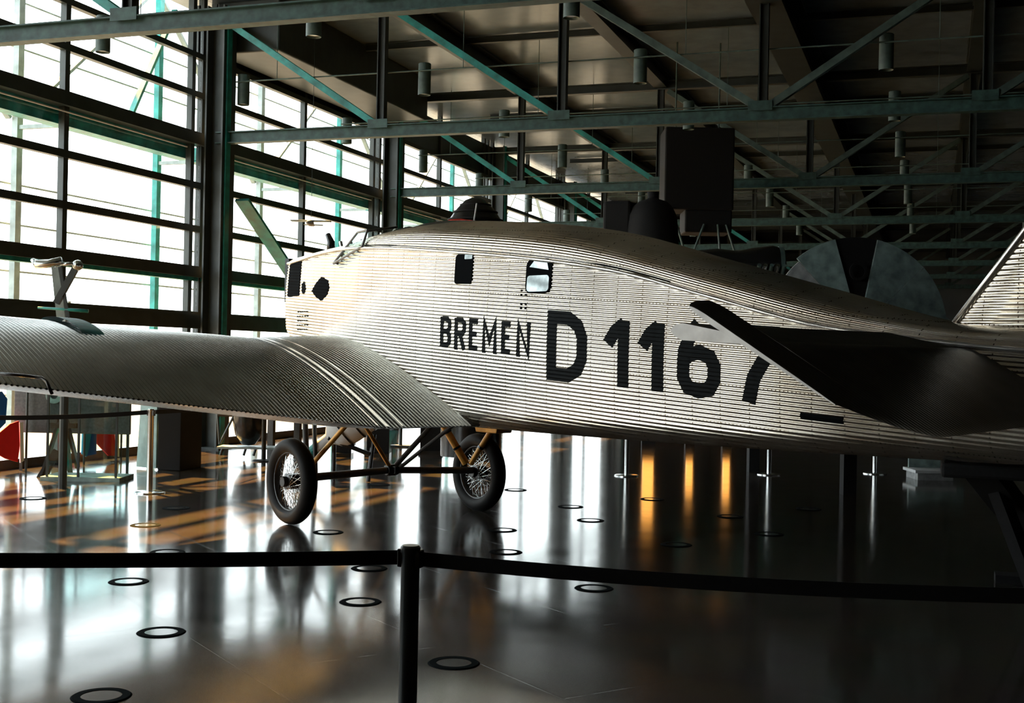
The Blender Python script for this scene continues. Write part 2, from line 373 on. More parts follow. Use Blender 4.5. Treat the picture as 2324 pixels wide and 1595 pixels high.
for k in range(5):
    y = 7.85+6.9*k
    o = MB().bar((-12.98, y+0.09, 5.0), (-12.98, y+3.3, 7.8), 0.05, 0.09, (1,0,0)).bar((-12.98, y+6.81, 5.0), (-12.98, y+3.6, 7.8), 0.05, 0.09, (1,0,0)).build('facade_brace', PALEST)
    tag(o, f'pale inverted V brace outside the glass, {ordn[k]} from the left', 'brace', 'outer facade braces')
o = MB().bar((-11.9, 16.1, 5.3), (-11.9, 17.2, 7.2), 0.05, 0.10, (1,0,0)).build('facade_strut', TEAL)
tag(o, 'short steep teal strut behind the top panes left of the thick column', 'strut')

# suspended cylinder lamps on thin rods
rowx = [-10.95, -7.68, -4.2, -0.7, 2.6]; LY = [10.6, 14.15, 17.8, 21.6, 25.4, 29.0, 33.0, 36.8, 40.6]
rown = ['in the row beside the glass wall', 'in the second row from the glass wall', 'in the third row from the glass wall', 'in the fourth row, over the tail', 'in the fifth row at the right']
proto = None
for j, y in enumerate(LY):
    yr = y-0.125; o = MB().tube([(-11.02, yr, 6.08), (5.5, yr, 6.08)], 0.012, 8)
    for x in rowx: o.tube([(x+0.7, yr, 6.08), (x+0.7, yr, 7.5)], 0.006, 6)
    o = o.build('suspension_rod', GREYST); o.data.name = 'suspension_rod'
    tag(o, f'thin rod carrying a row of cylinder lamps across the hall, {(ordn+["farthest"])[j] if j != 7 else "second farthest"} from the camera', 'rod', 'lamp suspension rods')
    for i, x in enumerate(rowx):
        lab = f'dark hanging cylinder lamp {rown[i]}, {["nearest","second","third","fourth","fifth","sixth","seventh","eighth","farthest"][j]} from the camera'
        if proto is None:
            proto = thing('cylinder_lamp', lab, 'lamp', (x, y, 5.72), 0, 'hanging cylinder lamps')
            MB().lathe([(0.085, 0.02), (0.098, 0.0), (0.1, 0.01), (0.1, 0.49), (0.09, 0.5), (0.0, 0.5)], 24).build('housing', GREYST, proto, smooth='auto')
            MB().lathe([(0.0, 0.03), (0.085, 0.03), (0.085, 0.02)], 24).build('reflector', CHROME, proto)
            MB().box((-0.02, -0.113, 0.345), (0.02, -0.095, 0.375)).build('clamp', DARKST, proto)
        else:
            c = copy_tree(proto); c.location = (x, y, 5.72); c['label'] = lab

# round lights set in the floor
fl = [((292,1320),'left of the near post, just below the belt'), ((366,1435),'bright-lensed, in the white reflection at lower left'), ((818,1366),'left of the near post, below the belt'),
      ((1030,1505),'right of the foot of the near post'), ((230,1580),'at the bottom left corner of the picture'), ((1348,1335),'just below the right-hand belt'),
      ((380,1253),'half hidden by the left-hand belt'), ((838,1290),'just under the belt beside the near post'), ((1148,1253),'just above the right-hand belt, below the far wheel'),
      ((1340,1181),'in the last bright streak right of the far wheel'), ((1535,1236),'right of the bright streaks, above the right-hand belt'), ((745,1208),'just right of the near wheel'),
      ((330,1192),'beyond the left-hand belt, under the first far post'), ((1745,1212),'in the dark floor under the tail, nearer one'), ((1480,1133),'crossing the orange reflection'),
      ((1835,1155),'in the dark floor under the tail, farther one'), ((75,1131),'at the left edge near the showcase'), ((400,1153),'right of the first far post'),
      ((1657,1172),'below the reddish reflection'), ((1170,1112),'right of the far wheel at hub height'), ((1140,1203),'touching the reflection of the far wheel'), ((860,1100),'under the middle of the axle'),
      ((1295,1150),'between two bright streaks by the far wheel')]
fp = None
for (x, y), ph in fl:
    p = onz(x, y, 0.0); lab = 'round floor light with dark rim, '+ph
    if fp is None:
        fp = thing('floor_light', lab, 'floor light', (p.x, p.y, 0.0), 0, 'round floor lights')
        MB().lathe([(0.095, 0.001), (0.095, 0.006), (0.132, 0.006), (0.14, 0.001)], 40).build('rim', RIMM, fp)
        MB().lathe([(0.0, 0.004), (0.095, 0.004), (0.095, 0.001)], 40).build('lens', LENS, fp)
    else:
        c = copy_tree(fp); c.location = (p.x, p.y, 0.0); c['label'] = lab

# ------------------------------------------------------------------ belt barrier posts
def post(loc, label, chrome=False):
    t = thing('barrier_post', label, 'barrier post', loc, 0, 'belt barrier posts')
    m = POSTM
    MB().lathe([(0.17, 0.0), (0.17, 0.012), (0.15, 0.02), (0.04, 0.028), (0.0, 0.028)], 32).build('base', CHROME if chrome else m, t, smooth='auto')
    MB().lathe([(0.034, 0.02), (0.034, 0.925), (0.037, 0.93), (0.037, 0.948), (0.03, 0.954), (0.0, 0.954)], 24).build('shaft', CHROME if chrome else m, t, smooth='auto')
    for s in (-1, 1):
        MB().box((s*0.034-0.012, -0.02, 0.875), (s*0.034+0.012, 0.02, 0.94)).build('belt_clip', BLACKGLOSS, t, bevel=0.004)
    return t
def belt(p, q, z0, z1, label, h=0.052, sag=0.02):
    p, q = Vector(p), Vector(q); d = (q-p).normalized(); n = Vector((-d.y, d.x, 0))*0.0015; p = p+d*0.047; q = q-d*0.047
    mb = MB(); N = 14; a = []; b = []
    for i in range(N+1):
        t = i/N; c = p.lerp(q, t); z = z0+(z1-z0)*t-sag*4*t*(1-t)
        a.append((c.x, c.y, z))
    for i in range(N):
        (x0,y0,za), (x1,y1,zb) = a[i], a[i+1]
        P = [(x0,y0,za-h/2),(x1,y1,zb-h/2),(x1,y1,zb+h/2),(x0,y0,za+h/2)]
        mb.prism([Vector(v)-n for v in P], n*2)
    o = mb.build('barrier_belt', BLACKMATT)
    return tag(o, label, 'belt', 'barrier belts')
d = ray(932, 1245); tt = 4.45/math.sqrt(d.x**2+d.y**2); NP = Vector((d.x*tt, d.y*tt, 0))
post(NP, 'black barrier post in the foreground, its base below the picture')
lft = onz(0, 1272, 0.905); dl = (Vector((lft.x, lft.y, 0))-NP); endl = NP+dl*1.35
post(endl, 'black barrier post outside the left edge, carrying the near belt')
rr_ = onz(1880, 1327, 0.89); dr = (Vector((rr_.x, rr_.y, 0))-NP); endr = NP+dr*1.75
post(endr, 'black barrier post outside the right edge, carrying the near belt')
belt(NP, endl, 0.91, 0.91, 'wide black belt stretched left from the foreground post', sag=0.006)
belt(NP, endr, 0.905, 0.905, 'wide black belt stretched right from the foreground post', sag=0.03)
FP = [(-8.40, 11.84), (-4.0, 16.61), (-2.21, 17.88), (-0.79, 18.87)]
labs = ['dark barrier post with a shiny base under the left wing', 'barrier post seen below the fuselage, leftmost of the three beyond it', 'barrier post seen below the fuselage, middle one of three beyond it', 'barrier post seen below the fuselage, rightmost of three beyond it']
for i, (x, y) in enumerate(FP): post((x, y, 0), labs[i], True)
P5 = onz(598, 1046, 0); post((P5.x, P5.y, 0), 'barrier post just left of the near wheel', False)
P6 = onz(-260, 1135, 0); post((P6.x, P6.y, 0), 'barrier post outside the picture beside the showcase', False)
belt(P6, (FP[0][0], FP[0][1], 0), 0.90, 0.915, 'dark belt crossing in front of the showcase under the left wing', 0.05, 0.05)
belt((FP[0][0], FP[0][1], 0), (P5.x, P5.y, 0), 0.915, 0.915, 'dark belt under the wing between two far posts left of the wheels', 0.05, 0.03)
belt((FP[1][0], FP[1][1], 0), (FP[2][0], FP[2][1], 0), 0.915, 0.915, 'belt behind the fuselage between the first and second far posts', 0.05, 0.03)
belt((FP[2][0], FP[2][1], 0), (FP[3][0], FP[3][1], 0), 0.915, 0.915, 'belt behind the fuselage between the second and third far posts', 0.05, 0.03)

# ------------------------------------------------------------------ the aircraft
NOSE = (-6.86, 12.13, 0.0); RZ = math.atan2(-0.4545, 0.891)
AC = thing('aircraft', 'corrugated silver low-wing monoplane with black registration letters on its side', 'aircraft', NOSE, RZ)
SS = [0.68, 1.5, 2.5, 5.0, 6.5, 8.0, 10.3]; HWV = [0.43, 0.60, 0.72, 0.72, 0.61, 0.42, 0.10]
def hw(s): return smooth_lerp(s, SS, HWV)
def chz(s): return smooth_lerp(s, [0.68, 2.1, 4.0, 5.41, 6.28, 7.06, 7.6, 8.4, 10.3], [2.56, 2.63, 2.49, 2.31, 2.10, 1.90, 1.82, 1.74, 1.62])
def topz(s): return smooth_lerp(s, [0.68, 1.7, 2.0, 2.3, 2.9, 3.6, 4.87, 5.87, 6.85, 7.9, 8.6, 10.3], [2.66, 2.72, 2.74, 2.82, 2.87, 2.85, 2.70, 2.44, 2.18, 1.91, 1.86, 1.75])
def botz(s): return smooth_lerp(s, [0.68, 0.95, 1.5, 2.0, 8.4, 9.2, 10.3], [1.75, 1.40, 1.12, 1.04, 1.04, 1.12, 1.42])
PITCHC, AMP, SL = 0.030, 0.0030, 0.065
def side(s, z, sgn=-1, off=0.0, corr=True):
    ph = (z+SL*s)/PITCHC*2*pi
    lo, hi = botz(s), chz(s); e = max(0.0, min(1.0, (z-lo)/0.006, (hi-z)/0.006))
    bulge = 0.03*sin(pi*max(0, min(1, (z-lo)/(hi-lo))))
    # lower corner tucks in slightly
    tuck = 0.11*max(0.0, 1-(z-lo)/0.15)**2 if s < 9 else 0
    dd = (AMP*cos(ph)*e if corr else AMP)+off
    return Vector((s, sgn*(hw(s)+bulge-tuck+dd), z))
st = [0.68+0.1*i for i in range(97)]
ROWN = 6; zr = [1.04+PITCHC/ROWN*j for j in range(int((2.72+0.7-1.04)/(PITCHC/ROWN)))]
mb = MB()
for sgn in (-1, 1):
    dens = 1 if sgn < 0 else 3
    rows = zr[::dens]; sts = st[::1 if sgn < 0 else 3]
    if sts[-1] != st[-1]: sts = sts+[st[-1]]
    o = len(mb.v); n = len(sts); cl = []
    for z0 in rows:
        for s in sts:
            z = z0-SL*s; lo, hi = botz(s), chz(s)
            zc = max(lo, min(hi, z)); cl.append(-1 if z < lo else (1 if z > hi else 0))
            mb.v.append(side(s, zc, sgn))
    for i in range(len(rows)-1):
        for j in range(n-1):
            q = (i*n+j, i*n+j+1, (i+1)*n+j+1, (i+1)*n+j); c = [cl[k] for k in q]
            if c[0] != 0 and c.count(c[0]) == 4: continue
            mb.f.append(tuple(o+k for k in q))
body = mb.build('fuselage_side_skin', ALU, AC, smooth=True, recalc=False)
# turtle-back top
mb = MB(); K = 22; NT = K*6; rows = []
for i in range(2*NT+1):
    t = i/NT-1.0     # -1..1
    r = []
    for s in st:
        a = (1-abs(t))*pi/2; h = topz(s)-chz(s)
        sg = -1 if t < 0 else 1
        cy, cz = abs(cos(a)), sin(a)
        y = (hw(s)+0.0)*sin((pi/2)*abs(t))**0.9 if abs(t) > 0 else 0
        z = chz(s)+h*cos((pi/2)*abs(t))**0.95
        dd = 0.003*cos(2*pi*K*abs(t))
        r.append(Vector((s, sg*(y+dd*abs(sin(pi/2*t))), z+dd*cos(pi/2*t))))
    rows.append(r)
mb.grid(rows).build('fuselage_top_skin', ALU, AC, smooth=True, recalc=False)
mb = MB(); rows = [[Vector((s, y*(hw(s)-0.11 if s < 9 else hw(s)), botz(s))) for s in st] for y in (-1, -0.5, 0, 0.5, 1)]
mb.grid(rows)
fr_ = [side(0.68, botz(0.68)+(chz(0.68)-botz(0.68))*i/10, -1) for i in range(11)]+[Vector((0.68, -0.43*cos(pi/2*t/6), chz(0.68)+0.10*sin(pi/2*t/6))) for t in range(1, 7)]
fr_ += [Vector((p.x, -p.y, p.z)) for p in fr_[::-1][1:]]
mb.add(fr_, [tuple(range(len(fr_)))])
e = 10.28; mb.add([(e,-0.1,1.42),(e,0.1,1.42),(e,0.1,1.62),(e,0,1.75),(e,-0.1,1.62)], [(0,1,2,3,4)])
mb.build('fuselage_belly', SMOOTHALU, AC, smooth='auto')
# seam beads along the chines
mb = MB()
for sg in (-1, 1): mb.tube([Vector((s, sg*(hw(s)+0.006), chz(s)+0.002)) for s in st], [0.013+0.007*(0.5+0.5*sin(i*1.9)) for i in range(len(st))], 8)
mb.build('seam_bead', SMOOTHALU, AC, smooth=True)

mb = MB()
for sg in (-1, 1): mb.tube([Vector((s, sg*(hw(s)+0.001), chz(s)+0.030)) for s in st if 2.2 < s < 6.0], 0.004, 6)
mb.build('seam_gap', VOID, AC, smooth=True)
# panel on the side skin: polygon in (s, z) mapped to the surface
def skin_panel(name, polys, m, off, corr=True, slant=False, parent=None, step=None):
    """polys in (s, zp). slant: zp = z + SL*s. cut along every corrugation row, then wrapped on the skin."""
    bm = bmesh.new()
    for P in polys:
        vs = [bm.verts.new((p[0], p[1] if slant else p[1]+SL*p[0], 0)) for p in P]
        try: bm.faces.new(vs)
        except Exception: pass
    zz = [v.co.y for v in bm.verts]; ss = [v.co.x for v in bm.verts]
    dz = PITCHC/ROWN; k = math.floor(min(zz)/dz)
    base = 1.04 % dz
    y = math.floor((min(zz)-base)/dz)*dz+base
    while y < max(zz):
        bmesh.ops.bisect_plane(bm, geom=bm.verts[:]+bm.edges[:]+bm.faces[:], plane_co=(0, y, 0), plane_no=(0, 1, 0)); y += dz
    x = 0.68+math.floor((min(ss)-0.68)/0.1)*0.1
    while x < max(ss):
        bmesh.ops.bisect_plane(bm, geom=bm.verts[:]+bm.edges[:]+bm.faces[:], plane_co=(x, 0, 0), plane_no=(1, 0, 0)); x += 0.1
    for v in bm.verts:
        s, z = v.co.x, v.co.y-SL*v.co.x
        v.co = side(s, z, -1, off, corr)
    me = bpy.data.meshes.new(name); bm.to_mesh(me); bm.free(); me.materials.append(m)
    me.polygons.foreach_set('use_smooth', [True]*len(me.polygons))
    o = bpy.data.objects.new(name, me); COL.objects.link(o); o.parent = parent or AC
    return o
def stroke(pts, wd, closed=False):
    n = len(pts); P = [Vector((p[0], p[1])) for p in pts]; L_, R_ = [], []
    for i in range(n):
        if closed: a, b, c = P[i-1], P[i], P[(i+1) % n]
        else: a, b, c = P[max(i-1, 0)], P[i], P[min(i+1, n-1)]
        d1 = (b-a); d2 = (c-b)
        if d1.length < 1e-9: d1 = d2
        if d2.length < 1e-9: d2 = d1
        d1.normalize(); d2.normalize(); n1 = Vector((-d1.y, d1.x)); n2 = Vector((-d2.y, d2.x)); m = (n1+n2)
        m.normalize(); k = 1/max(0.45, m.dot(n1)); L_.append(b+m*wd/2*k); R_.append(b-m*wd/2*k)
    out = []
    for i in range(n if closed else n-1):
        j = (i+1) % n; out.append([tuple(L_[i]), tuple(R_[i]), tuple(R_[j]), tuple(L_[j])])
    return out
def glyph(strokes, s0, s1, z0, z1, wd):
    out = []; h = wd/2
    for pts, closed in strokes:
        q = [(s0+h+(s1-s0-2*h)*x, z0+h+(z1-z0-2*h)*y) for x, y in pts]
        out += stroke(q, wd, closed)
    return out
G = {
 'B': [([(0,-.08),(0,1.08)],0), ([(0,1),(.7,1),(1,.88),(1,.66),(.75,.52),(0,.52)],0), ([(.7,.52),(1,.38),(1,.12),(.7,0),(0,0)],0)],
 'R': [([(0,-.14),(0,1.08)],0), ([(0,1),(.7,1),(1,.88),(1,.62),(.75,.48),(0,.48)],0), ([(.5,.48),(1,-.12)],0)],
 'E': [([(1.05,1),(0,1),(0,0),(1.05,0)],0), ([(0,.52),(.9,.52)],0)],
 'M': [([(0,-.14),(0,1.05),(.5,.3),(1,1.05),(1,-.14)],0)],
 'N': [([(0,-.14),(0,1.05),(1,-.05),(1,1.14)],0)],
 'D': [([(0,0),(0,1),(.55,1),(.86,.88),(1,.68),(1,.32),(.86,.12),(.55,0)],1)],
 '1': [([(.72,-.09),(.72,1.03)],0), ([(-.12,.62),(.25,.84),(.72,.98)],0)],
 '6': [([(0,.2),(0,.45),(.15,.56),(.5,.62),(.85,.56),(1,.42),(1,.2),(.85,.05),(.5,0),(.15,.05)],1), ([(0,.4),(0.02,.62),(.18,.85),(.45,1.08)],0)],
 '7': [([(0,1),(1,1)],0), ([(1,1.0),(.75,.7),(.42,.3),(.3,-.09)],0)],
}
zb0, zb1 = 1.937, 2.207
for i, (ch, a, b) in enumerate([('B',3.55,3.695),('R',3.735,3.885),('E',3.92,4.05),('M',4.085,4.265),('E',4.315,4.44),('N',4.49,4.65)]):
    skin_panel('painted_letter_'+ch.lower(), glyph(G[ch], a, b, zb0, zb1, 0.046), BLACKPAINT, 0.0015, slant=True)
for ch, a, b in [('D',4.83,5.25),('1',5.42,5.70),('1',5.74,6.01),('6',6.08,6.44),('7',6.52,6.93)]:
    skin_panel({'D':'painted_letter_d','1':'painted_digit_one','6':'painted_digit_six','7':'painted_digit_seven'}[ch], glyph(G[ch], a, b, 1.772, 2.325, 0.105), BLACKPAINT, 0.0015, slant=True)
def rrect(a, b, c, d, r=0.05, n=5):
    out = []
    for cx_, cy_, t0 in ((b-r, d-r, 0), (a+r, d-r, 90), (a+r, c+r, 180), (b-r, c+r, 270)):
        for k in range(n+1): t = radians(t0+90*k/n); out.append((cx_+r*cos(t), cy_+r*sin(t)))
    return out
WPANE = mat('cabin_pane_reflecting', (0.32, 0.36, 0.36), 0.08, 0.6, 0.5, 0.6, 9)
wf = skin_panel('cabin_window', [rrect(3.71, 3.93, 2.245, 2.50, 0.035)], VOID, 0.004, corr=False)
skin_panel('window_reveal', [rrect(3.83, 3.925, 2.455, 2.495, 0.008)], WPANE, 0.008, corr=False, parent=wf)
wf = skin_panel('cabin_window', [rrect(4.57, 4.85, 2.145, 2.425, 0.06)], VOID, 0.004, corr=False)
skin_panel('pane', [rrect(4.59, 4.83, 2.16, 2.29, 0.03)], WPANE, 0.008, corr=False, parent=wf)
skin_panel('pane', [[(4.61,2.36),(4.82,2.33),(4.80,2.39),(4.76,2.415),(4.66,2.41)]], WPANE, 0.008, corr=False, parent=wf)
skin_panel('radiator_opening', [rrect(0.735, 1.04, 2.21, 2.575, 0.02)], VOID, 0.006)
skin_panel('exhaust_opening', [[(1.36,2.25),(1.44,2.32),(1.56,2.385),(1.70,2.35),(1.74,2.27),(1.70,2.20),(1.58,2.145),(1.46,2.19)]], VOID, 0.006)
skin_panel('cowling_slot', [[(1.10,2.33),(1.16,2.36),(1.20,2.28),(1.17,2.22),(1.11,2.25)]], VOID, 0.006)
for i in range(4):
    for j in range(4):
        pass
lou = [[(1.02+0.06*i, 1.86+0.045*j), (1.055+0.06*i, 1.86+0.045*j), (1.055+0.06*i, 1.872+0.045*j), (1.02+0.06*i, 1.872+0.045*j)] for i in range(5) for j in range(5)]
skin_panel('cooling_louvres', lou, VOID, 0.005)
skin_panel('step_hole', [[(4.52+0.05*i, 2.130+dz), (4.54+0.05*i, 2.130+dz), (4.54+0.05*i, 2.145+dz), (4.52+0.05*i, 2.145+dz)] for i in range(2) for dz in (0, 0.035, -0.11, -0.075)], VOID, 0.004)
# foot bracket near the tail
skin_panel('access_panel', [[(7.05,1.30),(7.35,1.28),(7.35,1.24),(7.05,1.26)]], VOID, 0.006)

# nose front: louvred radiator, hub
mb = MB()
for k in range(9): mb.bar((0.665, -0.40, 2.20+0.045*k), (0.665, 0.40, 2.20+0.045*k), 0.02, 0.022)
mb.build('radiator_shutter', CHROME, AC)
MB().box((0.60, -0.42, 2.16), (0.67, 0.42, 2.62)).build('radiator_core', BLACKGLOSS, AC)
MB().lathe([(0.0, -0.28), (0.06, -0.25), (0.11, -0.15), (0.13, 0.0), (0.13, 0.03)], 24, (0.62, -0.02, 2.22), (1, 0, 0)).build('propeller_hub', WARMLIT, AC, smooth=True)
mb = MB(); mb.tube([(1.0, -0.12, 2.66), (1.0, -0.12, 2.80), (0.94, -0.12, 2.88)], [0.05, 0.04, 0.03], 12)
mb.build('filler_neck', BLACKGLOSS, AC, smooth=True)
mb = MB()
for s in (1.25, 1.42, 1.6): mb.tube([(s, -0.15, 2.68), (s-0.04, -0.15, 2.79)], 0.02, 10)
mb.build('exhaust_stub', SMOOTHALU, AC, smooth='auto')
# windscreen and cockpit coaming
mb = MB()
A0, A1, B0, B1 = Vector((1.86,-0.70,2.50)), Vector((2.16,-0.64,2.79)), Vector((2.36,-0.73,2.64)), Vector((2.34,-0.66,2.80))
for p, q in ((A0,A1),(A1,B1),(B1,B0),(B0,A0)): mb.tube([p, q], 0.012, 8)
A0r, A1r = Vector((1.74,-0.05,2.70)), Vector((2.02,-0.05,2.90))
for p, q in ((A0,A0r),(A1,A1r),(A0r,A1r)): mb.tube([p, q], 0.012, 8)
for sy in (1,):
    for p, q in ((A0,A1),(A1,B1),(B1,B0),(B0,A0),(A0,A0r),(A1,A1r)):
        mb.tube([Vector((p.x,-p.y,p.z)), Vector((q.x,-q.y,q.z))], 0.012, 8)
ws = mb.build('windscreen_frame', RIBM, AC, smooth='auto')
mb = MB()
for sg in (1, -1):
    f_ = lambda p: Vector((p.x, sg*p.y, p.z))
    mb.add([f_(A0), f_(A1), f_(B1), f_(B0)], [(0,1,2,3)]); mb.add([f_(A0), f_(A1), f_(A1r), f_(A0r)], [(0,1,2,3)])
mb.build('windscreen_pane', SHOWGLASS, ws)
rows = []
for s in (2.02, 2.15, 2.35, 2.6, 2.9, 3.2):
    up_ = 0.04*sin(pi*min(1, (s-1.9)/1.4))+0.012
    rows.append([Vector((s, y*hw(s)*0.82, topz(s)+up_-0.30*abs(y)**2.4+(0.09 if s < 2.3 else 0)*(1-abs(y)))) for y in (-1,-.8,-.55,-.3,0,.3,.55,.8,1)])
MB().grid(rows).build('cockpit_coaming', BLACKGLOSS, AC, smooth=True)

# wing
def le(y): return 0.86+0.075*(abs(y)-0.7)
def te(y): return 3.95-0.095*(abs(y)-0.7)
def zte(y): a = abs(y); return 1.04+max(0.0, a-1.58)*0.119
def wing_pt(y, u, upper, d=0.0):
    c = te(y)-le(y); s = le(y)+c*u; a = abs(y)
    inc = (1-u)*0.075*c
    tk = lerp(a, [0.7, 2, 4, 8.9], [0.195, 0.188, 0.165, 0.12])
    camb = 0.26*u**0.5*(1-u)+0.0
    up_ = (1.457*math.sqrt(max(u,0))*(1-u)+0.44*u*(1-u)*(1-0.6*u))
    if upper: z = zte(y)+inc+tk*c*up_/0.64+0.005+d
    else: z = zte(y)+inc-0.055*c*(math.sqrt(max(u,0))*(1-u)*2.2)-0.001-d
    return Vector((s, y, z))
def wing(sgn, name, ymax_c, step):
    ys = []; y = 0.62
    while y < ymax_c: ys.append(y); y += step
    while y < 8.9: ys.append(y); y += 0.15
    ys += [8.8, 8.86, 8.9]; ys = sorted(set(ys))
    U = [0, .004, .012, .025, .045, .07, .1, .14, .18, .23, .28, .34, .4, .47, .54, .61, .68, .75, .82, .88, .93, .965, .985, 1]
    rows = []
    for y in ys:
        dd = 0.0042*cos(2*pi*y/0.037) if y < ymax_c+0.01 else 0
        tp = math.sqrt(max(0.0, 1-((y-8.5)/0.42)**2)) if y > 8.5 else 1
        r = [wing_pt(sgn*y, u, True, dd) for u in U[::-1]]+[wing_pt(sgn*y, u, False, dd) for u in U[1:]]
        if tp < 1:
            mid = sum((p for p in r), Vector())/len(r); r = [Vector((mid.x+(p.x-mid.x)*(0.3+0.7*tp), p.y, mid.z+(p.z-mid.z)*tp)) for p in r]
        rows.append(r)
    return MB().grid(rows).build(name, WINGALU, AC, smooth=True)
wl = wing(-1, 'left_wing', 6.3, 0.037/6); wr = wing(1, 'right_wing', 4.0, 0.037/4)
U2 = [1-.02*i for i in range(50)]
for yy, wdt in ((1.56, 0.035), (1.66, 0.02), (1.42, 0.016)):
    rows = [[wing_pt(-yy-wdt*k, u, True, 0.012) for u in U2] for k in (0, .5, 1)]
    MB().grid(rows).build('joint_strip', SMOOTHALU, wl, smooth=True)
# hatch on the wing crest
rows = [[wing_pt(-3.34-0.02*k, u, True, 0.035*math.sqrt(max(0, sin(pi*min(1, max(0, (u-0.26)/0.30)))))+0.006) for u in [0.26+0.015*i for i in range(21)]] for k in range(10)]
MB().grid(rows).build('wing_hatch', mat('teal_hatch', (0.01, 0.16, 0.15), 0.55, 0.0, 0.5, 0.5, 9), wl, smooth=True)
MB().tube([Pd(-20, 846, 7.75), Pd(60, 853, 7.78), Pd(96, 858, 7.78), Pd(106, 866, 7.74), Pd(118, 893, 7.7)], 0.011, 8).build('control_rod', BLACKGLOSS, AC, smooth=True, world=True)

# tail surfaces
def plate(name, ys, f, thick, m, corr=0.0, pitch=0.03, ns=16):
    rows = []
    for y in ys:
        a, b, za, zb_ = f(y); r = []
        for sgn in (1, -1):
            rng = [i/ns for i in range(ns+1)]
            if sgn < 0: rng = rng[::-1][1:]
            for u in rng:
                th = thick*math.sqrt(max(0, min(1, u/0.12)))*max(0.04, (1-u)**0.8)+ (corr*cos(2*pi*y/pitch) if 0 < u < 1 else 0)
                r.append(Vector((a+(b-a)*u, y, za+(zb_-za)*u+sgn*th)))
        rows.append(r)
    mb = MB().grid(rows); n = len(rows[0]); o = len(mb.v)
    for k in (0, (len(rows)-1)*n): mb.f.append(tuple(range(k, k+n)) if k else tuple(range(k, k+n))[::-1])
    return mb.build(name, m, AC, smooth='auto')
def hinge(y): return 8.03+0.12*(2.6-abs(y))/2.3
def rngf(a, b, st_): 
    n = max(1, int(round((b-a)/st_))); return [a+(b-a)*i/n for i in range(n+1)]
def ftail(y):
    a = abs(y); e = max(0, a-2.05)/0.3; r = math.sqrt(max(0, 1-min(1, e)**2)) if a > 2.05 else 1
    L0 = 7.60-0.27*(a/2.3)
    return (hinge(y)-(hinge(y)-L0)*(0.97+0.03*r), hinge(y), 1.805, 1.73)
for sg, nm in ((-1, 'left_tailplane'), (1, 'right_tailplane')):
    ys = rngf(0.15, 2.33, 0.0075 if sg < 0 else 0.02); plate(nm, [sg*y for y in ys], ftail, 0.05, SHADEALU, 0.003 if sg < 0 else 0)
TD = tan(radians(28.5))
def felev(y):
    a = abs(y); h = hinge(y)
    if a > 2.36:
        e = (a-2.36)/0.26; L0 = 7.62+0.05*e*e+0.10*max(0, e-0.6)**2
    else: L0 = h-0.02
    T = 8.86 if a < 2.1 else 8.86-0.30*((a-2.1)/0.52)**2
    return (L0, T, 1.735-(L0-h)*TD, 1.735-(T-h)*TD)
for sg, nm in ((-1, 'left_elevator'), (1, 'right_elevator')):
    ys = rngf(0.2, 2.36, 0.0075 if sg < 0 else 0.03)+rngf(2.361, 2.62, 0.0075 if sg < 0 else 0.03); plate(nm, [sg*y for y in ys], felev, 0.018, SHADEALU, 0.0028 if sg < 0 else 0)
def rib(name, y, f, thick, m, par):
    a, b, za, zb_ = f(y); up_, dn = [], []
    for i in range(25):
        u = i/24; th = thick*math.sqrt(max(0, min(1, u/0.12)))*max(0.04, (1-u)**0.8)+0.002
        up_.append(Vector((a+(b-a)*u, y, za+(zb_-za)*u+th))); dn.append(Vector((a+(b-a)*u, y, za+(zb_-za)*u-th)))
    return MB().prism(up_+dn[::-1], (0, -0.012, 0)).build(name, m, AC)
rib('tailplane_tip_rib', -2.33, ftail, 0.05, RIBM, AC)
rib('elevator_tip_rib', -2.62, felev, 0.018, RIBM, AC)
# fin and rudder with horizontal corrugations
def finrows(zs, f, th0):
    rows = []
    for z in zs:
        a, b = f(z); dd = 0.0055*cos(2*pi*z/0.034); r = []
        for sgn in (-1, 1):
            rg = [i/10 for i in range(11)]
            if sgn > 0: rg = rg[::-1][1:]
            for u in rg:
                th = th0*math.sqrt(min(1, u/0.15))*(1-0.55*u)+(dd if u > 0.03 else 0)
                r.append(Vector((a+(b-a)*u, sgn*th, z)))
        rows.append(r)
    mb = MB().grid(rows); n = len(rows[0]); mb.f.append(tuple(range(n))); mb.f.append(tuple(range((len(rows)-1)*n, len(rows)*n)))
    return mb
fz = rngf(1.80, 3.05, 0.034/6)
finrows(fz, lambda z: (7.82+(z-1.86)*0.78, 9.2), 0.05).build('fin', ALU, AC, smooth='auto')
MB().tube([(7.80+(z-1.86)*0.78, 0, z) for z in (1.86, 2.3, 2.7, 3.05)], 0.024, 10).build('fin_leading_edge', SMOOTHALU, AC, smooth=True)
finrows(rngf(1.35, 3.15, 0.012), lambda z: (9.22-(0.25 if z > 2.95 else 0), 10.35-0.25*abs(z-2.2)**2), 0.04).build('rudder', ALU, AC, smooth='auto')

